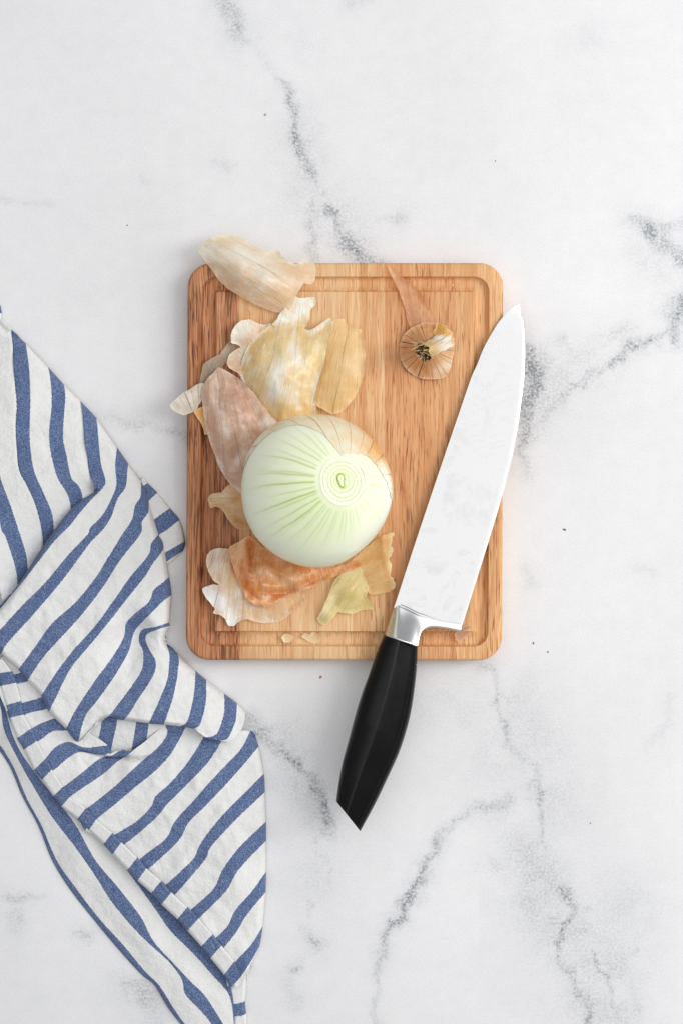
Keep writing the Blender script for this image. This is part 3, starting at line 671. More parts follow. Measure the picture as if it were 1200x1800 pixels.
    return T.done(T.n('ShaderNodeMixShader', {0: ta, 1: mx.outputs[0], 2: tr.outputs[0]}).outputs[0])

sk = obj('clinging_skin', onion_skin_mesh, skin_mat('skin_cling', (252, 228, 200), (251, 216, 178), white=(252, 240, 224), wamt=0.3, vein=(186, 124, 74), vamt=0.8, vw=0.040, trans=0.0, translu=0.2, seed=2.0, tone=(250, 184, 88), fib=0.05), onion)
sk['label'] = 'peach coloured dry skin still on the upper right side'

def sheet(outline, ctrl, fan, kdeg, jag=1.2, step=4.0, wr=0.5, seed=1, jscale=7.0, floor_=True, creases=(), tint=(), pale=(), curl=2.2, crumple=0.4):
    """a torn sheet: outline traced on the photo, surface height from control points, fibre coordinate fanning from a point"""
    ol = np.asarray(outline, float)
    dense = []
    for a, b_ in zip(ol, np.roll(ol, -1, 0)):
        n = max(1, int(np.hypot(*(b_-a))/2.5))
        for k in range(n): dense.append(a+(b_-a)*k/n)
    d = np.array(dense)
    for _ in range(1): d = 0.25*np.roll(d, 1, 0)+0.5*d+0.25*np.roll(d, -1, 0)
    tn = np.roll(d, -1, 0)-np.roll(d, 1, 0); tn = tn/np.maximum(np.linalg.norm(tn, axis=1, keepdims=True), 1e-6)
    nn = np.stack([tn[:, 1], -tn[:, 0]], 1)
    amp = (fbm(d[:, 0]/jscale, d[:, 1]/jscale, seed, 3)-.5)*2*jag
    d = d+nn*amp[:, None]
    x0, y0 = d.min(0); x1, y1 = d.max(0)
    gx_, gy_ = np.meshgrid(np.arange(x0, x1, step), np.arange(y0, y1, step)); gx_[1::2] += step/2
    rs = np.random.RandomState(seed)
    g = np.stack([gx_.ravel(), gy_.ravel()], 1)+(rs.rand(gx_.size, 2)-.5)*step*0.3
    ins = np.zeros(len(g), bool); j = len(d)-1
    for i in range(len(d)):
        xi, yi = d[i]; xj, yj = d[j]
        if abs(yj-yi) > 1e-9:
            ins ^= ((yi > g[:, 1]) != (yj > g[:, 1])) & (g[:, 0] < (xj-xi)*(g[:, 1]-yi)/(yj-yi)+xi)
        j = i
    g = g[ins]
    dist = np.full(len(g), 1e9)
    cl = np.vstack([d, d[:1]]); dist = seg_dist(g[:, 0], g[:, 1], cl)
    g = g[dist > step*0.45]
    allp = np.vstack([d, g])
    n = len(d)
    res = delaunay_2d_cdt([Vector(p) for p in allp], [(i, (i+1) % n) for i in range(n)], [], 1, 1e-6)
    vx = np.array([tuple(p) for p in res[0]]); faces = [tuple(f) for f in res[2]]
    z = rbf(ctrl)(vx[:, 0], vx[:, 1])
    ed = seg_dist(vx[:, 0], vx[:, 1], cl)
    z = z+wr*((fbm(vx[:, 0]/30, vx[:, 1]/30, seed+3, 2)-.5)*1.6+(fbm(vx[:, 0]/9, vx[:, 1]/9, seed+9, 2)-.5)*0.25)
    ang = np.degrees(np.arctan2(vx[:, 1]-fan[1], vx[:, 0]-fan[0])); ref = np.degrees(np.arctan2(ol[:, 1].mean()-fan[1], ol[:, 0].mean()-fan[0]))
    ang = (ang-ref+180) % 360-180
    rad = np.hypot(vx[:, 0]-fan[0], vx[:, 1]-fan[1])
    z = z+wr*1.1*(fbm(ang/kdeg*1.3, rad/70, seed+21, 3)-.5)*np.clip(rad/60, 0, 1)
    cz = lambda q, o: 1-2*np.abs(fbm(vx[:, 0]/q+o, vx[:, 1]/q, seed+71, 2)-.5)
    z = z+crumple*(2.0*(cz(34, 0)-.75)+0.8*(cz(13, 5)-.75))*np.clip(ed/8, 0, 1)
    z = z+np.exp(-ed/5.0)*(0.2+2.4*np.maximum(fbm(vx[:, 0]/24, vx[:, 1]/24, seed+55, 2)-.42, 0))*curl
    for line, hgt, w in creases:
        z = z+hgt*np.exp(-seg_dist(vx[:, 0], vx[:, 1], line)/w)
    if floor_:
        onb = (vx[:, 0] > 331) & (vx[:, 0] < 883) & (vx[:, 1] > 463) & (vx[:, 1] < 1160)
        z = np.where(onb, np.maximum(z, BT*1000+0.35), np.maximum(z, 0.4))
    z = z/1000.0
    k = S*(H-z)/H
    V = np.stack([(vx[:, 0]-600)*k, (900-vx[:, 1])*k, z], 1)
    me = mesh_from('skin', V, faces)
    set_uv(me, np.stack([ang/kdeg, rad/30.0], 1))
    set_attr(me, 'rim', np.exp(-ed/2.0))
    for nm_, regs in (('tone', tint), ('pale', pale)):
        a_ = np.zeros(len(vx))
        for line, w, amp in regs: a_ = np.maximum(a_, amp*np.exp(-(seg_dist(vx[:, 0], vx[:, 1], line)/w)**2))
        set_attr(me, nm_, a_)
    return me
GR = 'loose dry onion skins on the board'
def skin(name, label, outline, ctrl, fan, kdeg, mat, **kw):
    me = sheet(outline, ctrl, fan, kdeg, **kw)
    nz = sum(p.normal.z for p in me.polygons)
    if nz < 0: me.flip_normals()
    o = obj(name, me, mat); tag(o, label, 'onion skin', GR)
    return o

# thin flat scraps first, then those that lie over them
skin('onion_skin', 'grey translucent strip of skin at the board\'s left, pointing up',
     [(346,690),(352,668),(357,640),(372,630),(388,622),(398,606),(405,598),(412,604),(414,612),(404,630),(392,644),(385,655),(370,690),(356,700)],
     [(350,690,17),(357,645,18.5),(385,625,18),(408,602,17.5),(370,665,17.5)], (300,800), 3.0,
     skin_mat('skin_grey', (196, 184, 162), (182, 170, 150), white=(214, 206, 190), wamt=0.3, vamt=0.25, trans=0.22, translu=0.25, seed=5), seed=4)
skin('onion_skin', 'small striped fan of grey skin poking out over the board\'s left edge',
     [(297,713),(306,704),(320,692),(334,684),(345,676),(358,672),(364,690),(356,702),(350,712),(346,722),(336,726),(324,730),(314,727),(304,720)],
     [(297,713,20),(320,692,20),(345,678,19.5),(325,729,18.5),(350,712,18),(325,710,21),(362,680,18.5)], (352,760), 9.5,
     skin_mat('skin_fan', (222, 214, 200), (206, 198, 184), white=(236, 230, 218), wamt=0.4, vein=(140, 118, 96), vamt=0.85, vw=0.075, trans=0.08, translu=0.25, seed=8), seed=5)
skin('onion_skin', 'small yellow scrap sticking out beneath the pinkish skin',
     [(340,722),(352,716),(366,712),(376,740),(372,764),(360,764),(356,750),(350,738)],
     [(342,722,18.5),(370,715,18),(360,760,17.5),(374,745,18)], (360,600), 4.0,
     skin_mat('skin_yellow', (238, 196, 120), (230, 180, 96), wamt=0.15, vamt=0.2, trans=0.08, seed=11), seed=6)
skin('onion_skin', 'lobed cream and orange skin tucked left of the largest yellow skin',
     [(407,604),(405,590),(412,574),(424,563),(440,561),(452,568),(462,571),(476,568),(486,578),(480,620),(452,670),(432,680),(420,656),(404,648),(399,640),(402,624),(412,616),(424,610),(414,604)],
     [(407,600,20),(420,566,22),(445,563,22),(475,572,21),(402,640,20),(425,660,19),(425,590,23.5),(450,620,19),(412,612,18)], (480,660), 6.0,
     skin_mat('skin_lobed', (234, 214, 190), (226, 190, 152), white=(240, 234, 222), wamt=0.65, vein=(170, 130, 96), vamt=0.5, vw=0.05, trans=0.08, translu=0.25, seed=14, scale=70, tone=(226, 166, 108)), seed=7, tint=[([(474,578),(455,610),(432,640)], 11, 1)], pale=[([(412,600),(420,576),(442,570)], 15, 1.2)])
skin('onion_skin', 'small tan torn skin peeking out at the onion\'s left side',
     [(365,876),(370,868),(380,866),(390,866),(396,856),(404,851),(430,858),(440,900),(446,926),(434,932),(422,931),(412,926),(402,914),(394,900),(386,892),(376,890),(371,894),(368,886)],
     [(366,876,18.5),(380,868,19),(405,852,19),(430,928,18),(372,892,17.5),(400,890,20.5),(440,900,19)], (160,880), 3.0,
     skin_mat('skin_tan', (232, 200, 152), (216, 172, 116), white=(238, 218, 186), wamt=0.3, vein=(150, 100, 56), vamt=0.5, vw=0.05, trans=0.10, seed=17, tone=(204, 140, 66)), seed=8, jag=1.6, tint=[([(418,916),(440,925)], 13, 1)], pale=[([(368,880),(395,872)], 12, .8)])
skin('onion_skin', 'pinkish taupe skin leaning against the onion\'s upper left',
     [(356,678),(366,664),(376,654),(384,645),(396,650),(412,660),(430,672),(446,690),(462,712),(480,735),(500,752),(470,800),(440,850),(424,868),(410,856),(400,846),(392,832),(384,820),(376,796),(368,772),(362,752),(358,730),(355,704)],
     [(356,680,19),(384,647,20),(430,674,22),(478,735,27),(358,730,20),(370,775,20),(395,838,19),(425,862,21),(400,720,28),(420,770,28),(460,770,25),(440,820,24),(385,760,26)], (372,560), 7.0,
     skin_mat('skin_pink', (222, 192, 168), (206, 170, 146), white=(240, 226, 216), wamt=0.55, vein=(160, 112, 84), vamt=0.6, vw=0.05, trans=0.10, translu=0.3, seed=20, rough=0.3), seed=9, wr=1.0, crumple=0.9, creases=[([(384,648),(430,720),(475,790)], 1.2, 7), ([(362,672),(385,760),(412,845)], 1.2, 7), ([(430,690),(455,740)], -1.2, 8)], pale=[([(388,725),(400,765)], 7, 1), ([(466,745),(478,738)], 10, 1.2), ([(428,795),(412,822)], 7, 1)])
skin('onion_skin', 'largest cream yellow skin with a white torn neck, behind the onion',
     [(488,560),(494,548),(504,540),(508,530),(514,521),(520,518),(524,524),(538,523),(554,521),(556,532),(552,540),(546,542),(545,556),(541,568),(534,578),(544,580),(556,574),(568,566),(578,559),(584,561),(580,585),(574,615),(569,640),(563,658),(556,682),(551,704),(556,716),(552,760),(500,764),(470,752),(452,728),(436,700),(427,680),(422,664),(424,640),(432,616),(444,596),(460,582),(476,572)],
     [(520,520,20),(552,524,19),(500,548,21),(545,575,20),(582,562,21),(424,660,18),(436,610,20),(470,575,21),(445,705,19),(470,750,22),(500,620,31),(490,690,31),(530,650,30),(540,720,26),(572,640,25.5),(553,700,25),(455,650,27)], (560,330), 3.6,
     skin_mat('skin_cream', (244, 220, 172), (238, 204, 148), white=(250, 240, 228), wamt=0.75, vein=(196, 150, 96), vamt=0.4, vw=0.035, trans=0.06, translu=0.3, seed=23, scale=60, rough=0.32, tone=(238, 192, 116)), seed=10, wr=0.9, crumple=0.8, tint=[([(440,612),(426,660),(442,705)], 12, .8), ([(505,575),(540,592)], 10, .5)], pale=[([(520,522),(546,530),(515,555),(498,562)], 17, 1.2), ([(492,640),(482,695),(500,690)], 17, 1.1), ([(515,612),(528,640)], 14, 1), ([(582,562),(562,572),(545,583)], 8, 1), ([(566,655),(557,682),(553,706)], 7, 1.2)], creases=[([(560,590),(515,680),(492,745)], 1.4, 9), ([(470,580),(455,640)], .8, 8), ([(500,560),(545,580)], -1.5, 6), ([(567,648),(557,682),(553,706)], 1.5, 5)])  # pale: white torn neck, plus highlights painted on the centre and fold
skin('onion_skin', 'smooth oval golden skin right of the largest cream skin',
     [(580,566),(590,562),(606,560),(608,570),(620,576),(636,580),(641,600),(642,630),(640,656),(634,676),(624,698),(610,716),(596,727),(584,728),(570,722),(556,712),(540,704),(536,690),(540,660),(548,625),(560,590)],
     [(606,562,20),(636,585,20),(642,640,20.5),(625,695,20),(590,727,19.5),(545,702,19),(548,640,20),(565,600,20),(600,640,24.5),(600,690,22.5),(575,690,21)], (640,380), 6.5,
     skin_mat('skin_gold', (238, 212, 160), (232, 202, 146), white=(244, 228, 196), wamt=0.12, vein=(176, 136, 84), vamt=0.7, vw=0.045, trans=0.10, translu=0.3, seed=26), seed=11, wr=0.4, crumple=0.2, pale=[([(640,590),(642,640),(628,690)], 3, .6)])
skin('onion_skin', 'big pale skin draped over the board\'s top left corner',
     [(346,438),(354,430),(366,421),(378,415),(392,412),(408,413),(424,416),(440,426),(456,437),(470,444),(482,439),(492,442),(497,452),(512,462),(524,464),(532,456),(544,455),(553,462),(556,476),(553,494),(546,500),(534,497),(528,508),(520,520),(512,538),(506,550),(492,550),(474,546),(456,538),(438,530),(420,520),(404,510),(390,498),(378,482),(366,466),(356,452)],
     [(346,438,15),(392,412,14),(440,426,15),(490,445,17),(552,462,21),(553,495,21),(366,466,18),(404,510,19),(456,538,19),(505,549,19),(420,460,29),(470,490,31),(510,500,26),(385,445,24)], (200,330), 4.2,
     skin_mat('skin_pale', (240, 222, 198), (232, 208, 174), white=(246, 240, 230), wamt=0.6, vein=(190, 150, 110), vamt=0.5, vw=0.045, trans=0.12, translu=0.35, seed=29, scale=60, tone=(236, 176, 118)), seed=12, wr=0.6, tint=[([(380,492),(420,522),(470,547),(505,551)], 8, 1)], pale=[([(365,438),(420,442),(470,478)], 22, .9)], creases=[([(352,440),(420,480),(500,520)], .8, 8)])
skin('onion_skin', 'white and tan torn skin at the board\'s lower left',
     [(363,990),(364,976),(372,967),(384,964),(400,964),(420,972),(470,990),(530,1020),(538,1040),(534,1052),(528,1068),(514,1074),(502,1086),(492,1092),(478,1094),(462,1096),(446,1092),(436,1088),(420,1092),(412,1100),(402,1100),(396,1088),(386,1080),(374,1078),(378,1070),(366,1056),(354,1036),(362,1030),(374,1027),(386,1028),(376,1022),(368,1008)],
     [(364,985,19),(390,964,20),(354,1036,20),(374,1078,18),(404,1100,18),(440,1090,17),(490,1092,17),(535,1045,17.5),(400,1030,22),(440,1050,20),(480,1060,19),(385,1000,23),(470,1000,19)], (440,760), 5.0,
     skin_mat('skin_torn', (238, 212, 174), (228, 190, 142), white=(250, 244, 238), wamt=0.65, vein=(176, 120, 76), vamt=0.55, vw=0.05, trans=0.10, translu=0.28, seed=32, scale=50, tone=(222, 166, 110)), seed=13, jag=1.8, tint=[([(375,980),(400,972),(410,1000)], 16, 1)], pale=[([(362,1040),(390,1062),(405,1092)], 20, 1.2)], creases=[([(402,990),(384,1076)], .9, 5), ([(424,1040),(410,1095)], .8, 5)])
skin('onion_skin', 'folded orange brown skin squeezed under the onion\'s lower left',
     [(402,962),(412,956),(424,950),(438,940),(460,960),(520,985),(580,1000),(630,985),(640,998),(604,1008),(580,1016),(562,1024),(540,1036),(512,1046),(490,1056),(470,1066),(458,1068),(446,1062),(434,1052),(428,1040),(420,1024),(412,1004),(406,984)],
     [(404,964,22),(436,944,25),(630,990,20),(580,1014,19.5),(512,1045,20),(462,1067,20.5),(428,1040,21),(410,1000,22.5),(440,1000,28),(455,1035,28),(480,1010,22),(520,1020,25),(560,1010,21),(520,1000,21),(470,980,22)], (470,700), 4.2,
     skin_mat('skin_orange', (222, 164, 106), (206, 132, 66), white=(240, 208, 174), wamt=0.45, vein=(170, 96, 44), vamt=0.3, vw=0.08, trans=0.06, translu=0.3, seed=35, scale=75, rough=0.26, fib=0.5, tone=(204, 110, 36)), seed=14, wr=1.0, crumple=1.5, tint=[([(440,955),(442,1000),(430,1035)], 8, 1), ([(438,1046),(490,1048),(550,1026)], 8, .9), ([(510,990),(520,1000)], 8, .6)], pale=[([(448,1012),(462,1000),(480,1015)], 9, .7), ([(500,1020),(530,1012)], 8, .6)], creases=[([(405,966),(420,1020),(436,1052),(462,1064)], 2.2, 4), ([(440,955),(446,1000),(456,1040),(500,1042),(560,1018)], -3, 7), ([(478,1000),(512,1018)], 2.2, 5), ([(510,990),(540,1012)], 2, 5), ([(470,1062),(530,1036),(580,1014)], 1.8, 4)])  # pale spots paint sheen into the skin colour
skin('onion_skin', 'golden skin with a jagged right edge below the onion\'s right',
     [(600,1000),(640,965),(668,944),(684,937),(695,934),(690,944),(686,956),(690,968),(684,980),(688,996),(686,1010),(694,1022),(695,1032),(684,1040),(666,1043),(650,1045),(638,1030),(626,1010)],
     [(610,1000,19),(690,936,21),(686,980,22),(694,1030,18),(652,1044,17.5),(660,970,19),(660,1010,21),(640,1000,19)], (560,1060), 7.0,
     skin_mat('skin_jagged', (236, 204, 150), (226, 184, 120), white=(244, 226, 186), wamt=0.35, vein=(190, 140, 80), vamt=0.3, trans=0.12, seed=38), seed=15, jag=2.6, jscale=4.5, pale=[([(690,938),(686,985),(692,1030)], 5, 1)], creases=[([(670,945),(680,1000)], 1.2, 6)])
skin('onion_skin', 'pale yellow green skin scrap lying below the onion',
     [(590,1016),(602,1008),(618,1004),(632,996),(638,1008),(645,1020),(648,1036),(644,1050),(652,1058),(657,1070),(644,1072),(630,1074),(620,1080),(606,1078),(594,1076),(586,1086),(576,1097),(570,1101),(562,1096),(557,1088),(566,1072),(574,1054),(582,1034)],
     [(595,1014,20),(632,1000,20),(646,1035,19),(655,1069,17),(612,1079,17),(568,1100,17.5),(558,1088,17.5),(610,1040,23),(590,1065,19.5),(575,1080,20)], (720,880), 5.0,
     skin_mat('skin_green', (230, 218, 160), (218, 206, 142), white=(238, 230, 196), wamt=0.25, vein=(160, 140, 80), vamt=0.5, vw=0.05, trans=0.08, seed=41), seed=16, creases=[([(642,1012),(605,1050),(575,1088)], 1.4, 4), ([(600,1010),(575,1060)], .8, 5)], pale=[([(570,1080),(585,1050)], 7, .8)])
for lab, ol in (('small pale flake in the bottom groove, left of the other one', [(494,1120),(500,1114),(512,1115),(517,1122),(512,1129),(498,1130)]),
                ('pale flake with notched top in the bottom groove', [(529,1118),(536,1112),(544,1116),(550,1110),(558,1113),(565,1122),(560,1130),(548,1130),(540,1127)])):
    skin('onion_skin', lab, ol, [(ol[0][0], ol[0][1], 14.0), (ol[2][0], ol[2][1], 13.6), (ol[4][0], ol[4][1], 13.4), (ol[1][0], ol[1][1], 14.2)], (ol[0][0]-200, ol[0][1]+300), 2.0,
         skin_mat('skin_flake', (236, 212, 166), (228, 196, 146), wamt=0.5, vamt=0.3, trans=0.04, seed=ol[0][0]), step=3.0, wr=0.3, floor_=False)
skin('onion_skin', 'translucent brownish flake in the groove below the knife heel',
     [(797,1116),(806,1106),(818,1099),(832,1104),(826,1114),(816,1124),(808,1131),(801,1126)],
     [(797,1116,15.2),(830,1104,14.6),(808,1130,13.6),(816,1100,16.4)], (700,1250), 3.0,
     skin_mat('skin_heel', (216, 186, 146), (204, 172, 130), wamt=0.25, vamt=0.3, trans=0.25, seed=11), step=3.0, wr=0.2, floor_=False)

# ------------------------------------------------------------------ cut-off onion top with its stalk
top = thing('onion_stub', 'cut off onion top with dried stalk and long peeling skin at the board\'s upper right', 'onion stub', P(750, 620, BT))
cap_mat = skin_mat('skin_cap', (220, 168, 120), (206, 148, 98), white=(240, 218, 190), wamt=0.3, vein=(116, 72, 42), vamt=0.95, vw=0.085, tone=(240, 196, 140), trans=0.03, translu=0.2, seed=50)
me = sheet([(722,576),(712,585),(705.5,594),(702.5,604),(702,613.5),(702,622),(703.6,631),(707,640),(713,648),(719,654),(726,659.5),(733,663),(741,666),(752,667),(762,667),(774.5,666),(781,663),(786,659.5),(792,645),(796,626),(798,612),(799,597),(794,584),(782,575),(769,568),(745,566)],
     [(722,576,19),(702,615,17),(713,648,17),(741,666,17),(786,660,18),(797,620,18.5),(797,590,19),(770,568,20),(745,566,20),(750,615,31),(730,610,27),(765,625,29),(745,640,25.5),(780,610,25),(715,620,22)], (752,612), 14.4, jag=0.5, seed=31, wr=0.35, step=3.0, tint=[([(780,600),(785,640)], 18, 1)], pale=[([(765,655),(788,640)], 11, .9)])
if sum(p.normal.z for p in me.polygons) < 0: me.flip_normals()
adopt(obj('cap', me, cap_mat), top)
me = sheet([(721,577),(716,566),(713,552),(710,538),(704,522),(699,508),(693,496),(687,484),(683,474),(680,464),(683,462),(688,468),(693,474),(700,478),(706,484),(712,492),(718,498.5),(725,501),(731,505),(736,514),(742,520),(746,527),(749,535),(752,542),(757,552),(763,564),(760,580),(756,604),(738,606)],
     [(681,464,18.2),(700,508,16.6),(712,545,16.7),(722,576,18),(706,484,18.4),(736,514,18.4),(752,542,18.2),(762,564,20),(750,600,25.5),(720,520,17.8),(732,550,18.4),(738,585,21.5)], (742,640), 4.2, jag=0.6, seed=33, wr=0.4, step=3.0)
if sum(p.normal.z for p in me.polygons) < 0: me.flip_normals()
adopt(obj('skin_flap', me, skin_mat('skin_flap', (232, 194, 154), (228, 182, 136), white=(240, 212, 184), wamt=0.3, vein=(176, 112, 68), vamt=0.7, vw=0.07, trans=0.17, translu=0.25, seed=53)), top)
me = sheet([(760,586),(764,574),(770,566),(782,573),(793,583),(798,594),(796,606),(788,602),(780,606),(772,598)],
     [(762,584,24),(770,567,21),(796,592,22),(780,588,28),(788,602,25),(772,598,27)], (770,640), 10.0, jag=2.2, jscale=4, seed=36, wr=0.8, step=2.5)
if sum(p.normal.z for p in me.polygons) < 0: me.flip_normals()
adopt(obj('frayed_skin', me, skin_mat('skin_fray', (226, 176, 104), (206, 164, 84), white=(236, 210, 160), wamt=0.3, vein=(132, 120, 50), vamt=0.6, vw=0.1, trans=0.05, seed=56)), top)
# stalk: ribbed tube leaning to the left, hollow and frayed at its end
ax = spline([(783,598,20),(775,603,28),(764,609,34),(753,615,38.5),(743,620,42)], 26)
T = NT('dry_stalk')
co = T.n('ShaderNodeTexCoord').outputs['Object']; uvn = T.n('ShaderNodeUVMap').outputs[0]
st = T.noise(T.scaled(uvn, (26, 1.6, 1)), 1.0, 4.0, 0.65)
al = T.n('ShaderNodeSeparateXYZ', {0: uvn}).outputs[1]
col = T.mix(T.ramp(al, 0.25, 0.8), lin((238, 228, 212)), lin((208, 178, 126)))
col = T.mix(T.math('MULTIPLY', T.ramp(st, 0.48, 0.70), 0.7), col, lin((140, 108, 68)))
stalk_mat = T.done(T.n('ShaderNodeBsdfPrincipled', {'Base Color': col, 'Roughness': 0.65, 'Normal': T.bump(st, 0.6, 0.0012)}).outputs[0])
nseg = 40; V = []; uvs = []
radp = np.interp(np.linspace(0, 1, 26), [0, .2, .5, .8, 1], [17, 15, 13, 13.5, 16.5])*S*0.97
AX = [P(a[0], a[1], a[2]/1000) for a in ax]
for i in range(26):
    t = (AX[min(i+1, 25)]-AX[max(i-1, 0)]).normalized(); s_ = t.cross(Vector((0, 0, 1))).normalized(); u_ = s_.cross(t)
    for k in range(nseg):
        an = 2*math.pi*k/nseg
        rr_ = radp[i]*(1+0.10*math.sin(an*5+i*0.05)+0.07*math.sin(an*9+1.3)+0.05*math.sin(i*0.9+an*2))
        fr_ = 0.0
        if i > 22: fr_ = (math.sin(an*7)*0.5+math.sin(an*11+2)*0.5)*0.0012*(i-22)/3
        V.append(AX[i]+(s_*math.cos(an)+u_*math.sin(an)*0.9)*rr_+t*fr_); uvs.append((k/nseg, i/25))
me = mesh_from('stalk', V, grid_faces(26, nseg, True)); set_uv(me, uvs)
stalk = adopt(obj('stalk', me, stalk_mat), top)
# hollow inside the end: funnel
V = []
tE = (AX[25]-AX[23]).normalized(); sE = tE.cross(Vector((0, 0, 1))).normalized(); uE = sE.cross(tE)
for q, (rf, dp) in enumerate(((0.98, 0.0), (0.8, 0.0015), (0.55, 0.004), (0.25, 0.006), (0.02, 0.007))):
    for k in range(nseg):
        an = 2*math.pi*k/nseg
        rr_ = radp[25]*rf*(1+0.10*math.sin(an*5+25*0.05)+0.07*math.sin(an*9+1.3)+0.05*math.sin(25*0.9+an*2))
        V.append(AX[25]+(sE*math.cos(an)+uE*math.sin(an)*0.9)*rr_-tE*dp)
T = NT('stalk_hollow')
nz_ = T.noise(T.n('ShaderNodeTexCoord').outputs['Object'], 900.0, 3.0)
hol = T.done(T.n('ShaderNodeBsdfPrincipled', {'Base Color': T.mix(T.ramp(nz_, 0.35, 0.65), lin((46, 32, 20)), lin((150, 122, 84))), 'Roughness': 0.9}).outputs[0])
ho = obj('hollow', mesh_from('hollow', V, grid_faces(5, nseg, True)), hol); ho.parent = stalk
rs = np.random.RandomState(12)
fm = principled('dry_fibre', **{'Base Color': lin((206, 178, 132)), 'Roughness': 0.8})
fm2 = principled('dark_fibre', **{'Base Color': lin((120, 88, 52)), 'Roughness': 0.85})
for q in range(40):
    a = rs.rand()*6.28; r_ = radp[25]*(0.25+0.8*rs.rand())
    st_ = AX[24]+(sE*math.cos(a)+uE*math.sin(a))*r_
    d = (tE*0.6+sE*(rs.rand()-.5)*1.2+uE*(rs.rand()-.2)*0.9).normalized(); L = 0.002+0.0055*rs.rand()
    path = [tuple(st_+d*L*t+Vector((0, 0, -0.0012*t*t))) for t in np.linspace(0, 1, 5)]
    V, f = tube(np.array(path), np.linspace(0.00045, 0.00012, 5), 5)
    fo = obj('fibre', mesh_from('fibre', V, f), fm if q % 3 else fm2); fo.parent = stalk

# ------------------------------------------------------------------ chef's knife
knife = thing('chef_knife', 'chef\'s knife with black handle lying across the board\'s right side', 'knife', P(735, 1060, BT))
def kz(py): return np.interp(py, [530, 1100, 1480], [0.0172, 0.0246, 0.0290])    # height of the blade's middle plane
T = NT('brushed_steel')
co = T.n('ShaderNodeTexCoord').outputs['Object']
sm = T.noise(co, 55.0, 4.0, 0.6, 1.2); sm2 = T.noise(T.scaled(co, (1, 1, 1), (3, 1, 0)), 130.0, 3.0, 0.6, 0.8)
rotc = T.n('ShaderNodeVectorRotate', {'Vector': co, 'Angle': R(-18)}, rotation_type='Z_AXIS').outputs[0]
br = T.noise(T.scaled(rotc, (2200, 60, 1)), 1.0, 2.0)
fleck = T.noise(co, 420.0, 2.0)
crs = T.noise(T.scaled(rotc, (40, 700, 1)), 1.0, 3.0, 0.6); spot = T.noise(T.scaled(co, (1, 1, 1), (9, 4, 0)), 24.0, 2.0)
streaks = T.math('MULTIPLY', T.ramp(crs, 0.5, 0.68), T.ramp(spot, 0.44, 0.6))
smf = T.math('MULTIPLY', T.ramp(sm, 0.47, 0.60), T.ramp(sm2, 0.35, 0.6))
col = T.mix(T.math('MULTIPLY', T.math('MAXIMUM', smf, T.math('MULTIPLY', streaks, 0.35)), 0.30), lin((213, 213, 214)), lin((160, 160, 165)))
col = T.mix(T.math('MULTIPLY', T.ramp(fleck, 0.74, 0.80), 0.5), col, lin((160, 156, 150)))
rg = T.math('ADD', 0.17, T.math('ADD', T.math('MULTIPLY', smf, 0.14), T.math('MULTIPLY', br, 0.06)))
steel = T.done(T.n('ShaderNodeBsdfPrincipled', {'Base Color': col, 'Metallic': 1.0, 'Roughness': rg, 'Normal': T.bump(br, 0.04, 0.0002)}).outputs[0])
spine = spline([(692,1068),(697,1053),(722,976),(760,862),(798,750),(826,668),(838,640),(848,615),(860,592),(876,566),(890,550),(903,539),(911,534.5)], 90)
edge_ = spline([(810,1105),(815,1089),(826,1054),(846,990),(866,925),(884,862),(898,806),(908,756),(916,700),(920,660),(921.5,622),(920,585),(917,558),(914,540),(911.5,534.5)], 90)
ns = 29; V = []; top_f = []
def blade_side(sgn):
    V = []
    for i in range(90):
        for j in range(ns):
            s_ = j/(ns-1); q = spine[i]*(1-s_)+edge_[i]*s_
            th = 0.00125*(1-0.55*i/89)*(1-s_)+0.00012
            t0 = 0.00125*(1-0.45*i/89); th = t0+(0.00022-t0)*s_/0.965 if s_ <= 0.965 else 0.00020*(1-s_)/0.035+0.00002
            base_z = float(kz(q[1]))
            V.append(P(q[0], q[1], base_z+sgn*th))
    return V
Vt = blade_side(1); Vb = blade_side(-1); n0 = len(Vt)
F_ = grid_faces(90, ns); F_ += [tuple(n0+k for k in reversed(f)) for f in grid_faces(90, ns)]
for i in range(89):
    F_.append((i*ns, (i+1)*ns, n0+(i+1)*ns, n0+i*ns)); a = i*ns+ns-1; F_.append((a, n0+a, n0+a+ns, a+ns))
for j in range(ns-1): F_.append((j, n0+j, n0+j+1, j+1))
me = mesh_from('blade', Vt+Vb, F_)
bm = bmesh.new(); bm.from_mesh(me); bmesh.ops.recalc_face_normals(bm, faces=bm.faces); bm.to_mesh(me); bm.free()
try: me.set_sharp_from_angle(angle=R(25))
except Exception: pass
adopt(obj('blade', me, steel), knife)
# bolster
bot = spline([(675,1116),(688,1121),(705,1127),(720,1132),(733.5,1136),(736,1122),(741,1111),(756,1103.5),(782,1105),(809,1111)], 60)
tp = spline([(695,1058.5),(704,1062),(718,1068),(734,1076),(750,1082),(766,1087.5),(782,1091.5),(798,1094),(813,1095.5)], 60)
nb = 26; V = []
for sgn in (1, -1):
    for i in range(60):
        u_ = i/59
        for j in range(nb):
            t = j/(nb-1); q = bot[i]*(1-t)+tp[i]*t
            hh_ = 8.6*math.exp(-((u_-0.20)/0.26)**2)+1.9                       # thick under the handle, thin at the heel
            ht = hh_*(1-t)**1.25*(1.0)+1.30*t+1.5*t*(1-t)*max(0, 1-u_*1.2)
            e = min(u_/0.10, 1.0); ht = ht*math.sqrt(1-(1-e)**2)*1.0+0.05
            if u_ > 0.44:
                e2 = min(t/0.30, 1.0); ht *= math.sqrt(max(0, 1-(1-e2)**2))*0.98+0.02
            ht += (-0.35*math.exp(-((t-0.97)/0.03)**2))
            V.append(P(q[0], q[1], float(kz(q[1]))+sgn*max(ht, 0.03)/1000))
n0 = 60*nb; F_ = grid_faces(60, nb)+[tuple(n0+k for k in reversed(f)) for f in grid_faces(60, nb)]
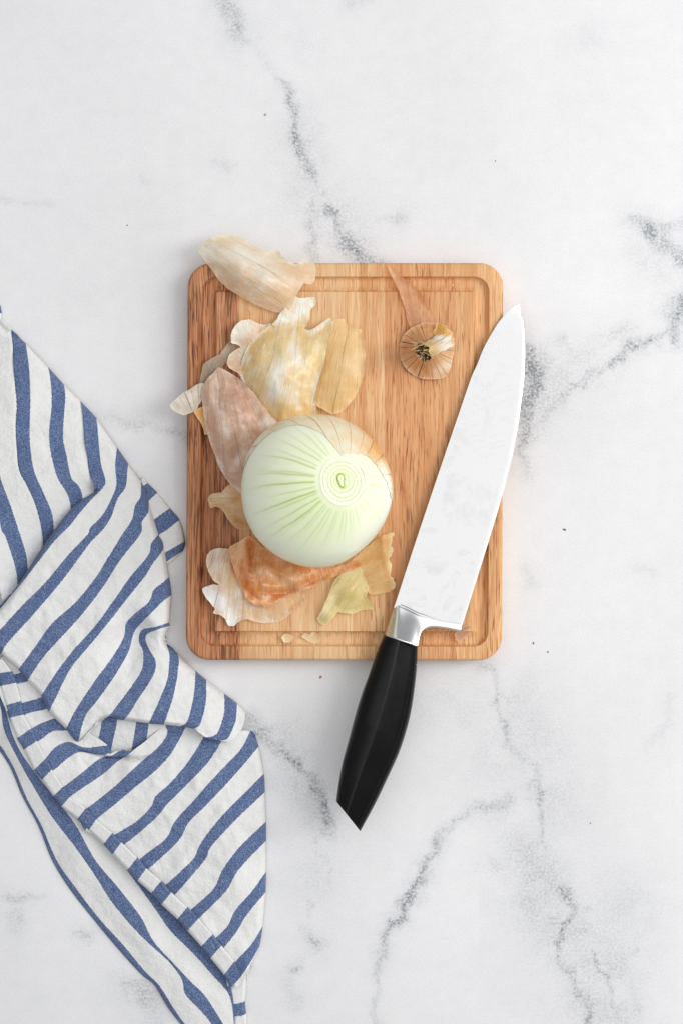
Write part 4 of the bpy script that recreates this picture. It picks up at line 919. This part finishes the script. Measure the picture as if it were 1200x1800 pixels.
for i in range(59):
    a = i*nb; F_.append((a, a+nb, n0+a+nb, n0+a)); a = i*nb+nb-1; F_.append((a, n0+a, n0+a+nb, a+nb))
for j in range(nb-1):
    F_.append((j, n0+j, n0+j+1, j+1)); a = 59*nb+j; F_.append((a, a+1, n0+a+1, n0+a))
me = mesh_from('bolster', V, F_)
bm = bmesh.new(); bm.from_mesh(me); bmesh.ops.recalc_face_normals(bm, faces=bm.faces); bm.to_mesh(me); bm.free()
bol = principled('polished_steel', **{'Base Color': lin((222, 222, 224)), 'Metallic': 1.0, 'Roughness': 0.22})
adopt(obj('bolster', me, bol), knife)
# handle
T = NT('black_handle')
co = T.n('ShaderNodeTexCoord').outputs['Object']
gnz = T.noise(co, 2500.0, 2.0); wear = T.noise(co, 60.0, 3.0)
spk = T.ramp(T.noise(co, 700.0, 1.0), 0.80, 0.83)
col = T.mix(T.math('MULTIPLY', spk, 0.5), T.mix(wear, lin((6, 6, 6)), lin((10, 10, 10))), lin((120, 120, 118)))
rg = T.math('MULTIPLY_ADD', wear, 0.16, 0.16)
hmat = T.done(T.n('ShaderNodeBsdfPrincipled', {'Base Color': col, 'Roughness': rg, 'Specular IOR Level': 0.24, 'Normal': T.bump(gnz, 0.2, 0.0002)}).outputs[0])
hl = spline([(674.5,1117),(663,1143),(649,1183),(637,1215),(625,1253),(614,1295),(602,1339),(595,1376),(590.5,1408)], 240)
hr = spline([(733.5,1136),(732,1173),(727.5,1215),(721,1255),(712,1290),(700,1325),(681,1367),(660,1411),(633,1461.5)], 240)
cs = [(0,0),(.008,.24),(.03,.44),(.07,.61),(.13,.74),(.22,.85),(.32,.935),(.40,.985),(.425,.995),(.45,.985),(.48,.955),(.58,.835),(.70,.69),(.80,.57),(.865,.49),(.88,.455),(.888,.35),(.904,.35),(.914,.42),(.94,.36),(.975,.22),(1,0)]
def handle_part(name, i0, i1, shrink=1.0):
    V = []; m_ = len(cs)
    rows = list(range(i0, i1+1))
    for i in rows:
        u_ = i/239; hw = np.interp(u_, [0, .15, .5, .8, 1], [8.9, 9.6, 10.8, 9.6, 8.2])*shrink
        ring_ = [(s_, h_) for s_, h_ in cs]+[(s_, -h_) for s_, h_ in reversed(cs[1:-1])]
        for s_, h_ in ring_:
            q = hl[i]*(1-s_)+hr[i]*s_
            if shrink != 1.0: c_ = (hl[i]+hr[i])/2; q = c_+(q-c_)*shrink
            V.append(P(q[0], q[1], float(kz(q[1]))+h_*hw/1000))
    k = 2*len(cs)-2; F_ = grid_faces(len(rows), k, True)
    F_ += [tuple(reversed(range(k))), tuple((len(rows)-1)*k+a for a in range(k))]
    me = mesh_from(name, V, F_)
    bm = bmesh.new(); bm.from_mesh(me); bmesh.ops.recalc_face_normals(bm, faces=bm.faces); bm.to_mesh(me); bm.free()
    try: me.set_sharp_from_angle(angle=R(40))
    except Exception: pass
    o = adopt(obj(name, me, hmat), knife); return o
handle_part('handle_collar', 0, 22)
g = handle_part('collar_joint', 21, 25, 0.965)
handle_part('handle', 23, 239)

# ------------------------------------------------------------------ crumbs
def crumb(pxy, size, colr, label, z=0.0, seed=0, asp=1.0, rot=0.0):
    bm = bmesh.new(); bmesh.ops.create_icosphere(bm, subdivisions=2, radius=1.0); rs = np.random.RandomState(seed)
    ph_ = rs.rand(3)*6
    for v_ in bm.verts:
        k = 0.72+0.35*math.sin(v_.co.x*2.3+ph_[0])*math.sin(v_.co.y*2.1+ph_[1])+0.22*math.sin(v_.co.z*3+v_.co.x*2+ph_[2])
        v_.co = Vector((v_.co.x*k*size*asp, v_.co.y*k*size, v_.co.z*k*size*0.6))*S*0.78
    me = bpy.data.meshes.new('crumb'); bm.to_mesh(me); bm.free()
    o = obj('crumb', me, principled('crumb', **{'Base Color': lin(colr), 'Roughness': 0.9}))
    p = P(*pxy, z); o.location = (p.x, p.y, z+size*S*0.3); o.rotation_euler = (0, 0, rot)
    return tag(o, label, 'crumb', 'tiny crumbs scattered on the table')
crumb((563, 1190), 3.6, (176, 132, 92), 'brown crumb on the marble below the board, left of the knife handle', seed=1)
crumb((937, 1131), 3.2, (150, 122, 78), 'brown crumb on the marble right of the board\'s lower right corner', seed=2, asp=.7, rot=-.4)
crumb((962, 1146), 2.2, (92, 84, 60), 'dark crumb on the marble, farther right from the board\'s lower corner', seed=3)
crumb((991, 931), 3.0, (110, 96, 74), 'flat dark crumb on the marble right of the blade', seed=4, asp=1.3, rot=.2)
crumb((467, 202), 3.0, (206, 170, 142), 'pinkish crumb on the marble near the long vein at the top', seed=5)
crumb((224, 396), 1.8, (96, 90, 84), 'small dark crumb on the empty marble upper left', seed=6)
crumb((1037, 1447), 1.6, (90, 86, 82), 'tiny black speck on the marble at lower right', seed=7)
crumb((870, 283), 1.6, (90, 86, 82), 'tiny black speck on the bare marble above the board', seed=8)
crumb((420, 1493), 3.4, (196, 140, 74), 'orange crumb on a blue stripe of the towel', z=0.0095, seed=9, asp=1.2)
crumb((794, 501), 3.0, (240, 214, 186), 'white crumb in the board\'s top groove', z=BT-0.0038, seed=10)
scene.render.engine = 'CYCLES'
